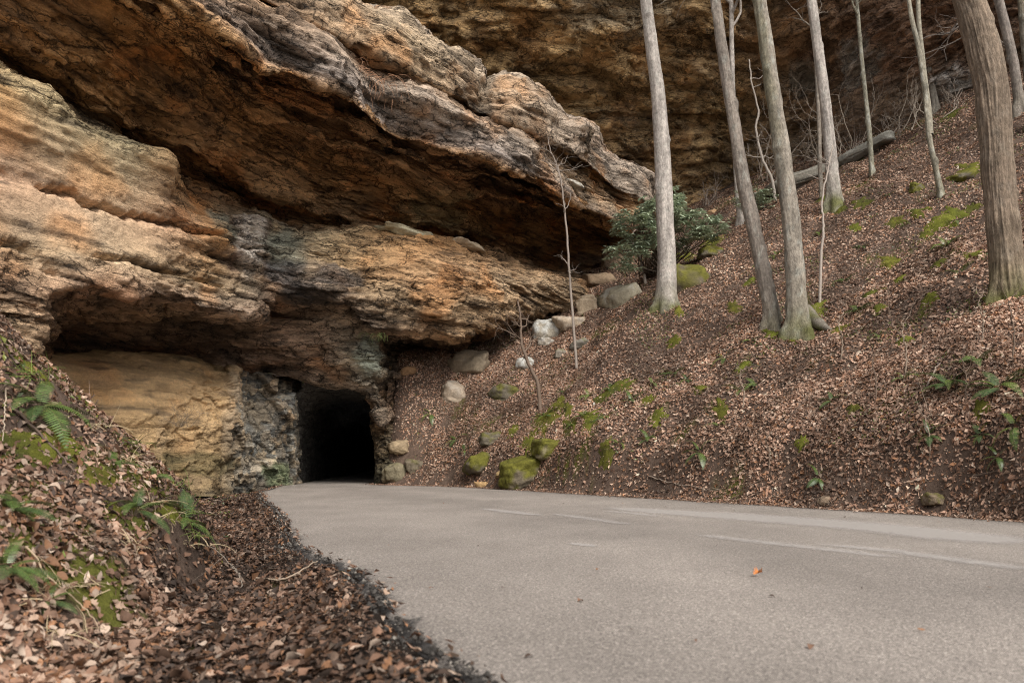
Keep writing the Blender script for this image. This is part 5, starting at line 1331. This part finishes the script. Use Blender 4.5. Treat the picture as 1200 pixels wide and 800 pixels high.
tuft(P(445, 392, 29.6), 16, 0.6, 'few green sprigs growing from the crack above the tunnel', 440, (0.1, 0.13, 0.04), True, None, 'plant', 'green_sprig')

# ================================================================== FALLEN STICKS
def stick(pix, w0, w1, label, seed, col, group=None, fork=0, lift=0.02, name='fallen_stick'):
    r = np.random.default_rng(seed)
    pp = hits([a for a, _ in pix], [c for _, c in pix]); pp[:, 2] += lift + w0 / 2
    s = np.linspace(0, 1, len(pp)); si = np.linspace(0, 1, 24)
    q = np.stack([pchip(s, pp[:, k], si) for k in range(3)], -1); L = np.linalg.norm(q[-1] - q[0]); q += r.normal(size=(24, 3)) * 0.006 * L
    acc = Acc(); acc.add(*tube(q, np.linspace(w0, w1, 24) / 2, 7), col)
    for k in range(fork):
        i = int(r.integers(6, 20)); grow(acc, q[i], (q[i] - q[i - 2]) + r.normal(size=3) * 0.6 * np.linalg.norm(q[i] - q[i - 2]), L * 0.3, w0 * 0.25, 1, r, col, 0.5, 0.0, 2, 5)
    b = q[0].copy(); o = obj(name, acc.mesh(name), M['twig']); tag(o, label, 'stick', group)
    return o
stick([(300, 684), (332, 686), (352, 676), (372, 664)], 0.02, 0.01, 'pale forked stick lying from the ditch up to the asphalt edge', 500, (0.34, 0.26, 0.19), fork=2, lift=0.05)
stick([(268, 665), (281, 680), (284, 694)], 0.018, 0.01, 'short pale stick in the ditch beside the forked stick', 501, (0.3, 0.25, 0.2), fork=1, lift=0.04)
stick([(10, 480), (35, 505), (62, 532), (86, 560)], 0.03, 0.015, 'dark straight stick lying down the leafy bank', 502, (0.12, 0.085, 0.065), lift=0.05)
stick([(30, 650), (60, 690), (95, 720), (115, 745)], 0.014, 0.006, 'thin straw-coloured stalk at the foot of the bank', 503, (0.4, 0.3, 0.2), lift=0.06)
stick([(6, 470), (4, 500), (2, 530)], 0.014, 0.008, 'thin pale stalk on the near end of the bank', 504, (0.4, 0.32, 0.24), lift=0.1)
sl = [((1000, 300), (1020, 296), (1040, 290)), ((920, 500), (935, 480), (950, 462)), ((1040, 520), (1050, 500), (1062, 480)), ((760, 560), (800, 570), (845, 576)), ((665, 505), (690, 490), (712, 478)), ((740, 445), (775, 436), (812, 428)), ((1085, 455), (1100, 430), (1118, 405)),
      ((1120, 400), (1150, 396), (1180, 388)), ((950, 420), (975, 410), (1000, 405)), ((640, 440), (655, 436), (668, 430)), ((1140, 560), (1165, 555), (1195, 540)), ((880, 570), (900, 560), (918, 548)), ((1050, 235), (1065, 240), (1085, 238)), ((700, 372), (712, 366), (722, 360)), ((960, 570), (975, 552), (984, 530))]
for k, pix in enumerate(sl): stick(pix, 0.035, 0.015, 'thin dark stick lying among the leaves of the hillside', 510 + k, (0.15, 0.11, 0.085) if k % 3 else (0.3, 0.24, 0.19), 'sticks on the hillside', fork=k % 2)

# ================================================================== LEAF LITTER
def leaf_template(kind):
    if kind == 'oak':
        u = np.array([-0.5, -0.32, -0.2, -0.06, 0.06, 0.2, 0.32, 0.42, 0.5]); w_ = np.array([0.02, 0.17, 0.09, 0.27, 0.13, 0.29, 0.13, 0.16, 0.0])
    elif kind == 'round':
        u = np.array([-0.5, -0.3, -0.05, 0.2, 0.4, 0.5]); w_ = np.array([0.02, 0.26, 0.34, 0.27, 0.13, 0.0])
    elif kind == 'long':
        u = np.array([-0.5, -0.25, 0.05, 0.3, 0.5]); w_ = np.array([0.015, 0.17, 0.21, 0.13, 0.0])
    elif kind == 'mid':
        u = np.array([-0.5, -0.02, 0.5]); w_ = np.array([0.0, 0.26, 0.0])
    elif kind == 'far':
        return np.array([[-0.5, 0], [0.5, 0], [0.02, 0.27], [0.0, -0.27]]), np.array([(0, 1, 2), (0, 3, 1)])
    n = len(u); m = np.stack([u, 0 * u], -1); l = np.stack([u, w_], -1)[1:-1]; r_ = np.stack([u, -w_], -1)[1:-1]
    v = np.vstack([m, l, r_]); t = []
    L0, R0 = n, n + n - 2
    for k in range(n - 1):
        a, b = k, k + 1; la, lb = L0 + k - 1, L0 + k; ra, rb = R0 + k - 1, R0 + k
        if k == 0: t += [(a, b, lb), (a, rb, b)]
        elif k == n - 2: t += [(a, b, la), (a, ra, b)]
        else: t += [(a, b, lb), (a, lb, la), (a, ra, rb), (a, rb, b)]
    return v, np.array(t)

LEAFCOL = np.array([[0.33, 0.205, 0.145], [0.40, 0.275, 0.20], [0.25, 0.14, 0.09], [0.46, 0.345, 0.265], [0.30, 0.15, 0.075], [0.17, 0.095, 0.06], [0.09, 0.06, 0.045], [0.50, 0.39, 0.31]])
LEAFCOL = (0.93 * LEAFCOL + 0.07 * LEAFCOL.mean(1, keepdims=True)) * np.array([0.97, 0.945, 0.91])
WT_HILL = np.array([0.27, 0.20, 0.17, 0.07, 0.06, 0.14, 0.08, 0.01]); WT_DRY = np.array([0.24, 0.2, 0.17, 0.1, 0.12, 0.1, 0.05, 0.02]); WT_WET = np.array([0.08, 0.04, 0.14, 0.03, 0.09, 0.26, 0.345, 0.015])

def leaf_cloud(x, y, size, kind, seed, wts, tilt=0.45, lift=0.02, dim=None, pal=None):
    r = np.random.default_rng(seed); N = len(x)
    tv, tf = leaf_template(kind); n = len(tv)
    g = hmap(x, y); nrm = hnormal(x, y)
    nrm = nrm + r.normal(size=(N, 3)) * tilt; nrm /= np.linalg.norm(nrm, axis=1)[:, None]
    h = r.normal(size=(N, 3)); t = np.cross(nrm, h); t /= np.linalg.norm(t, axis=1)[:, None]; bt = np.cross(nrm, t)
    c1_ = r.normal(size=(N, 1)) * 0.55; c2_ = r.normal(size=(N, 1)) * 0.8 + 0.3; tw = r.normal(size=(N, 1)) * 0.5
    u = tv[None, :, 0]; w_ = tv[None, :, 1] * r.uniform(0.75, 1.2, (N, 1))
    zz = c1_ * u * u + c2_ * w_ * w_ * 2 + tw * u * w_ + 0.25 * np.abs(w_) * r.normal(size=(N, 1))
    S = size[:, None, None]
    v = S * (u[..., None] * t[:, None] + w_[..., None] * bt[:, None] + zz[..., None] * nrm[:, None])
    c0 = np.stack([x, y, g + lift + r.random(N) * 0.025], -1)
    v = v + c0[:, None]
    k = (r.random(N)[:, None] > np.cumsum(wts, axis=-1) if wts.ndim == 2 else r.random(N)[:, None] > np.cumsum(wts)[None]).sum(1).clip(0, 7)
    c = (LEAFCOL if pal is None else pal)[k] * r.uniform(0.72, 1.28, (N, 1))
    if dim is not None: c = c * dim[:, None]
    c = np.repeat(c[:, None], n, 1)
    f = (tf[None] + (np.arange(N) * n)[:, None, None]).reshape(-1, 3)
    return v.reshape(-1, 3), f, np.clip(c, 0.01, 0.7).reshape(-1, 3)

def sample(n, r0, r1, a0, a1, seed):
    r = np.random.default_rng(seed)
    rr = np.sqrt(r.random(n) * (r1 * r1 - r0 * r0) + r0 * r0); a = np.radians(a0 + (a1 - a0) * r.random(n))
    x, y = rr * np.sin(a), rr * np.cos(a)
    ok = ~inside_road(x, y)
    x, y = x[ok], y[ok]
    dl = seg_dist(x, y, EDGE_L); dr = -seg_dist(x, y, EDGE_R)
    right = np.abs(dr) < np.abs(dl)
    edge = np.where(right, np.abs(dr), np.abs(dl))
    keep = (edge > np.where(right, 0.05, 0.10)) & ~((y > 32.2) & (np.abs(x - (PORT_L[0] + PORT_R[0]) / 2) < 1.9))
    # hidden inside the rock
    keep &= ~((x < -5) & (y > 33.5)) & ~((x < -10.2) & (y > 24.5)) 
    cn = noise(np.stack([x, y, 0 * x], -1), 0.9, 77) + 0.5 * noise(np.stack([x, y, 0 * x], -1), 2.4, 78)
    bare = right & (edge < 1.3) & (cn > 0.38)
    bare |= (cn > 0.5) & right
    bare |= (~right) & (x < -2.2) & (y > 4) & (cn > 0.18)
    keep &= ~(bare & (r.random(len(x)) < 0.7))
    return x[keep], y[keep], right[keep], edge[keep]

def wts_for(x, y, right, edge):
    wgt = np.where(right[:, None], WT_HILL[None], WT_DRY[None])
    wet = ((~right) & (edge < 1.6 + 0.9 * noise(np.stack([x, y, 0 * x], -1), 1.0, 5)))[:, None]
    wet2 = (right & (edge < 0.5))[:, None]
    wgt = np.where(wet, 0.15 * WT_DRY + 0.85 * WT_WET, wgt); wgt = np.where(wet2, 0.5 * WT_WET + 0.5 * WT_HILL, wgt)
    p3_ = np.stack([x, y, 0 * x], -1); dr_ = np.clip(1 + 1.1 * noise(p3_, 0.5, 61) + 0.8 * noise(p3_, 1.4, 62), 0.6, 1.5)
    return wgt, dr_ * np.where(wet[:, 0], 0.55, 1.0) * np.where(right, 1.15, 1.0)

litter = Acc()
for (n, r0, r1, a0, a1, s0, s1, kinds, seed) in [
        (42000, 1.8, 8.5, -46, 12, 0.03, 0.125, ('long', 'long', 'mid', 'round'), 601),
        (80000, 8.5, 16, -46, 46, 0.04, 0.13, ('mid', 'mid', 'far', 'far'), 602),
        (165000, 12, 27, -42, 46, 0.05, 0.17, ('far',), 603),
        (130000, 11.5, 21, 2, 46, 0.04, 0.14, ('far',), 605),
        (70000, 26, 40, -13, 6, 0.06, 0.15, ('far',), 606),
        (285000, 25, 48, -20, 46, 0.06, 0.15, ('far',), 604)]:
    x, y, rt, ed = sample(n, r0, r1, a0, a1, seed)
    r = np.random.default_rng(seed + 50)
    sz = s0 + (s1 - s0) * r.random(len(x)) ** 2.0
    kk = r.integers(0, len(kinds), len(x)); wg, dm = wts_for(x, y, rt, ed)
    sz = np.where((ed < 0.5) & ~rt, sz * (0.45 + 0.5 * ed / 0.5), sz)
    for j, kd in enumerate(kinds):
        m = kk == j
        litter.add(*leaf_cloud(x[m], y[m], sz[m], kd, seed + j, wg[m], dim=dm[m]))
lo = obj('leaf_litter', litter.mesh('leaf_litter'), M['leaf'])
tag(lo, 'thick litter of dry brown fallen leaves over ditch, bank and hillside', 'leaves', kind='stuff')
# crumbs and grit along the broken asphalt edge
x, y, rt, ed = sample(30000, 1.8, 16, -46, 14, 611)
m = (~rt) & (ed < 1.1); x, y = x[m], y[m]
r = np.random.default_rng(612)
gv, gf, gc = leaf_cloud(x, y, 0.012 + 0.03 * r.random(len(x)) ** 2, 'mid', 613, np.tile(np.array([0.1, 0.08, 0.1, 0.06, 0.05, 0.2, 0.36, 0.05]), (len(x), 1)), 0.8, 0.004)
tag(obj('leaf_crumbs', make_mesh('leaf_crumbs', gv, gf, gc), M['leaf']), 'dark crumbs of leaf and grit along the broken asphalt edge', 'debris', kind='stuff')

# green ground cover between the leaves
x, y, rt, ed = sample(130000, 7, 46, -44, 46, 621)
pg = np.stack([x, y, 0 * x], -1); m = (fbm(pg, 0.45, 3, 15) + 0.25 * noise(pg, 2.5, 3) > np.where(rt, 0.17, 0.06)) & (ed > 0.8)
x, y = x[m], y[m]; r = np.random.default_rng(622)
GP = np.array([[0.13, 0.16, 0.03], [0.10, 0.14, 0.035], [0.18, 0.19, 0.04], [0.08, 0.11, 0.03], [0.15, 0.14, 0.03], [0.2, 0.2, 0.06], [0.06, 0.09, 0.03], [0.12, 0.15, 0.05]])
gv, gf, gc = leaf_cloud(x, y, 0.04 + 0.07 * r.random(len(x)), 'mid', 623, np.full((len(x), 8), 0.125), 0.6, 0.03, None, GP)
tag(obj('ground_cover', make_mesh('ground_cover', gv, gf, gc), M['green']), 'sparse green and yellowish seedlings and moss tips among the leaves', 'ground cover', kind='stuff')

# ---- the largest leaves in view, one by one
def leaf_mesh(kind, seed, col):
    r = np.random.default_rng(seed); tv, tf = leaf_template(kind)
    u, w_ = tv[:, 0], tv[:, 1] * r.uniform(0.85, 1.25)
    z = r.normal() * 0.5 * u * u + (r.normal() * 0.7 + 0.4) * w_ * w_ * 2 + r.normal() * 0.4 * u * w_ + 0.03 * r.normal(size=len(u))
    return make_mesh('fallen_leaf', np.stack([u, w_, z], -1), tf, np.tile(np.array(col), (len(u), 1)))
LK = [('tan', 'crisp tan', 1, 'oak'), ('pale', 'curled pale pinkish', 3, 'round'), ('rust', 'rust-orange', 4, 'oak'), ('brown', 'red-brown', 2, 'round'), ('dark', 'dark wet', 6, 'long'), ('beige', 'light beige', 7, 'long')]
LM = [[leaf_mesh(k if v else ('round', 'oak', 'long')[v], 700 + 10 * i + v, LEAFCOL[ci] * (0.8 + 0.15 * v)) for v in range(4)] for i, (_, _, ci, k) in enumerate(LK)]
for row in LM:
    for me in row: me.materials.append(M['leaf'])
r = np.random.default_rng(720)
px = r.uniform(-5, 560, 900); py = 800 - 215 * r.random(900) ** 1.4
cand = []
for a, b in zip(px, py):
    if a > 560 - (800 - b) * 1.05 - 40: continue
    cand.append((a, b))
cand = cand[:300]
pts = hits([c[0] for c in cand], [c[1] for c in cand], n=260)
nr_ = gnormal(pts[:, 0].copy(), pts[:, 1].copy())
dle = seg_dist(pts[:, 0], pts[:, 1], EDGE_L)
for k, p in enumerate(pts):
    if dle[k] < 0.05: continue
    i = int(r.choice(6, p=[0.24, 0.2, 0.14, 0.2, 0.12, 0.1] if dle[k] > 1.5 else [0.05, 0.06, 0.17, 0.2, 0.5, 0.02]))
    o = obj('fallen_leaf', LM[i][int(r.integers(0, 4))])
    nv = nr_[k] + r.normal(size=3) * 0.3; nv /= np.linalg.norm(nv)
    q = Vector(nv).to_track_quat('Z', 'Y').to_matrix() @ Matrix.Rotation(r.uniform(0, 6.28), 3, 'Z')
    o.rotation_euler = q.to_euler(); s = r.uniform(0.07, 0.13); o.scale = (s, s, s)
    o.location = Vector(p) + Vector(nr_[k]) * 0.045
    wh = 'on the bank beside the ditch' if dle[k] > 2.2 else 'in the ditch beside the asphalt'
    tag(o, f'{LK[i][1]} fallen leaf lying {wh}', 'leaf', f'{LK[i][0]} leaves {wh}')
# single leaf on the road
p = PZ(888, 675, 0.0); lm_ = leaf_mesh('oak', 77, (0.55, 0.2, 0.06)); lm_.materials.append(M['leaf']); o = obj('fallen_leaf', lm_); s = 0.105; o.scale = (s, s, s); o.location = Vector(p) + Vector((0, 0, 0.03)); o.rotation_euler = (0.1, -0.1, 0.6)
tag(o, 'single rust-orange leaf lying alone on the asphalt', 'leaf')

# ---- name the repeated plants after what stands next to them
LMK = [(781, 362, 'smooth pale grey tree'), (936, 388, 'lichen-spotted buttressed tree'), (978, 241, 'straight pale tree'), (1183, 350, 'massive ridged tree'), (1103, 231, 'crooked forked tree'), (1022, 205, 'slender lichen-speckled tree'),
       (615, 556, 'biggest mossy boulder'), (643, 528, 'angular mossy wedge'), (676, 432, 'pale slender sapling'), (592, 462, 'moss-capped dark boulder'), (530, 462, 'rounded tan boulder'), (1112, 452, 'largest dark fern'), (1172, 455, 'dark fern under the massive tree'),
       (1097, 586, 'mossy flat stone'), (967, 586, 'small brown stone'), (765, 322, 'rhododendron bush'), (960, 356, 'lone thin sapling'), (842, 500, 'small fern beside the mossy lump')]
BL = [(45, 478, 'large dark fern'), (8, 600, 'bright near fern'), (160, 598, 'pale fern on the bank nose'), (60, 705, 'small fern at the bank foot'), (86, 560, 'end of the dark stick'), (75, 380, 'crest fern')]
BP_ = hits([a for a, _, _ in BL], [b for _, b, _ in BL])
LP_ = hits([a for a, _, _ in LMK], [b for _, b, _ in LMK])
for o in list(C.objects):
    if o.parent is None and o.get('group') in ('moss patches on the hillside', 'small ferns on the hillside', 'sticks on the hillside', 'bare seedling stalks on the hillside'):
        q = np.array(o.location) if o.location.length > 0.01 else np.array(o.data.vertices[0].co)
        k = int(np.argmin(np.linalg.norm(LP_ - q, axis=1))); dz = q[2] - LP_[k][2]; dd = np.linalg.norm(LP_[k] - q)
        rel = 'close beside' if dd < 1.2 else ('uphill of' if dz > 0.3 else ('downhill of' if dz < -0.3 else 'level with'))
        st0 = {'m': 'yellow-green moss', 's': 'small green fern', 'b': 'bare seedling stalk'}[o['group'][0]] if not o['group'].startswith('sticks') else 'thin fallen stick'
        o['label'] = f'{st0} among leaves {rel} the {LMK[k][2]}'

# ---- lumps of broken asphalt along the left edge of the road
r = np.random.default_rng(800)
el = np.array(EDGE_L[3:17]); dcum = np.concatenate([[0], np.cumsum(np.linalg.norm(np.diff(el, axis=0), axis=1))])
n = 9000; s_ = dcum[-1] * r.random(n) ** 1.5
cx_ = np.interp(s_, dcum, el[:, 0]); cy_ = np.interp(s_, dcum, el[:, 1])
tg_ = np.stack([np.interp(s_ + 0.1, dcum, el[:, k]) - np.interp(s_ - 0.1, dcum, el[:, k]) for k in (0, 1)], -1); tg_ /= np.linalg.norm(tg_, axis=1)[:, None] + 1e-6
off = np.abs(r.normal(size=n)) * 0.22 - 0.06
kp_ = noise(np.stack([s_ * 1.3, 0 * s_, 0 * s_], -1), 1.0, 3) + 0.5 * noise(np.stack([s_ * 4, 0 * s_, 0 * s_], -1), 1.0, 5) > -0.05
s_, off, cx_, cy_, tg_ = s_[kp_], off[kp_], cx_[kp_], cy_[kp_], tg_[kp_]; n = len(s_)
cx_ = cx_ - tg_[:, 1] * off; cy_ = cy_ + tg_[:, 0] * off
sz_ = 0.006 + 0.022 * r.random(n) ** 3
zc_ = np.where(off < 0.03, 0.0, np.maximum(ground(cx_, cy_), -0.2)) + sz_ * 0.2
OV = np.array([[1, 0, 0], [-1, 0, 0], [0, 1, 0], [0, -1, 0], [0, 0, 0.7], [0, 0, -0.7]], float); OF = np.array([(0, 2, 4), (2, 1, 4), (1, 3, 4), (3, 0, 4), (2, 0, 5), (1, 2, 5), (3, 1, 5), (0, 3, 5)])
v = OV[None] * (1 + 0.5 * r.normal(size=(n, 6, 1)) * 0.6) * sz_[:, None, None]
th_ = r.uniform(0, 6.28, n); co, si_ = np.cos(th_)[:, None], np.sin(th_)[:, None]
v = np.stack([v[..., 0] * co - v[..., 1] * si_, v[..., 0] * si_ + v[..., 1] * co, v[..., 2]], -1) + np.stack([cx_, cy_, zc_], -1)[:, None]
cc_ = np.where((r.random(n) < 0.15)[:, None], np.array([0.3, 0.27, 0.23]), np.array([0.07, 0.062, 0.055])) * r.uniform(0.6, 1.5, (n, 1))
tag(obj('asphalt_crumbs', make_mesh('asphalt_crumbs', v.reshape(-1, 3), (OF[None] + (np.arange(n) * 6)[:, None, None]).reshape(-1, 3), np.repeat(cc_, 6, 0), False), M['stone']), 'black and grey crumbs of asphalt along the broken road edge', 'gravel', kind='stuff')

for o in list(C.objects):
    if o.parent is None and o.get('group') in ('moss cushions on the bank', 'dry grass wisps on the bank'):
        q = np.array(o.location) if o.location.length > 0.01 else np.array(o.data.vertices[0].co)
        k = int(np.argmin(np.linalg.norm(BP_ - q, axis=1))); dz = q[2] - BP_[k][2]
        rel = 'above' if dz > 0.12 else ('below' if dz < -0.12 else 'level with')
        o['label'] = ('cushion of olive moss' if 'moss' in o['group'] else 'wisp of dry grass') + f' on the bank {rel} the {BL[k][2]}'

# ---- leaf scraps scattered on the asphalt
r = np.random.default_rng(900)
for (a, b_) in [(815, 753), (680, 705), (700, 668), (560, 640), (840, 640), (905, 700), (1010, 690), (740, 740), (620, 770), (1080, 740), (480, 610), (520, 590), (640, 585), (730, 590), (860, 598), (990, 606), (1100, 612), (1160, 690), (590, 690), (950, 760), (600, 592), (455, 640), (505, 690), (660, 590), (780, 594)]:
    p = PZ(a, b_, 0.0); o = obj('fallen_leaf', LM[int(r.choice([2, 3, 4]))][int(r.integers(0, 4))]); s = r.uniform(0.03, 0.065); o.scale = (s, s, s)
    o.location = Vector(p) + Vector((0, 0, 0.016)); o.rotation_euler = (r.normal() * 0.2, r.normal() * 0.2, r.uniform(0, 6.28))
    tag(o, 'small dark leaf scrap lying on the open asphalt', 'leaf', 'leaf scraps on the asphalt')

# ---- leaves and crumbs blown onto both margins of the asphalt
def margin(edge, side, n, seed, i0, i1, spread):
    r = np.random.default_rng(seed); el = np.array(edge[i0:i1]); dc = np.concatenate([[0], np.cumsum(np.linalg.norm(np.diff(el, axis=0), axis=1))])
    s_ = dc[-1] * r.random(n); t_ = np.stack([np.interp(s_ + 0.1, dc, el[:, k]) - np.interp(s_ - 0.1, dc, el[:, k]) for k in (0, 1)], -1); t_ /= np.linalg.norm(t_, axis=1)[:, None] + 1e-6
    cl = noise(np.stack([s_ * 0.6, 0 * s_, 0 * s_ + seed], -1), 1.0, seed)
    off = np.abs(r.normal(size=n)) * spread * np.exp(2.5 * cl) - 0.05
    x = np.interp(s_, dc, el[:, 0]) + side * t_[:, 1] * off; y = np.interp(s_, dc, el[:, 1]) - side * t_[:, 0] * off
    return x, y
mv = Acc()
for (eg, sd, n, seed, i0, i1, sp) in ((EDGE_R, -1, 5200, 931, 2, 13, 0.16), (EDGE_L, 1, 1500, 932, 3, 17, 0.07)):
    x, y = margin(eg, sd, n, seed, i0, i1, sp); r = np.random.default_rng(seed + 9)
    v, f, c = leaf_cloud(x, y, 0.02 + 0.085 * r.random(n) ** 2, 'mid', seed, np.tile(0.6 * WT_WET + 0.4 * WT_HILL, (n, 1)), 0.25)
    k5 = len(v) // n; v = v.reshape(n, k5, 3); ins_ = inside_road(x, y)
    v[..., 2] += np.where(ins_, 0.012 - hmap(x, y) - 0.02, 0.0)[:, None]
    mv.add(v.reshape(-1, 3), f, c)
tag(obj('edge_litter', mv.mesh('edge_litter'), M['leaf']), 'small dry leaf scraps blown onto the margins of the asphalt', 'leaves', kind='stuff')
for k, (x, y) in enumerate([(205, 570), (222, 628), (214, 600), (150, 520), (20, 440), (60, 400), (120, 470)]):
    tuft(hit(x, y), 26, 0.34, 'tuft of fresh green grass hanging on the ditch-side bank', 950 + k, (0.14, 0.18, 0.045), False, 'green grass tufts on the bank', 'grass', 'green_grass_tuft')
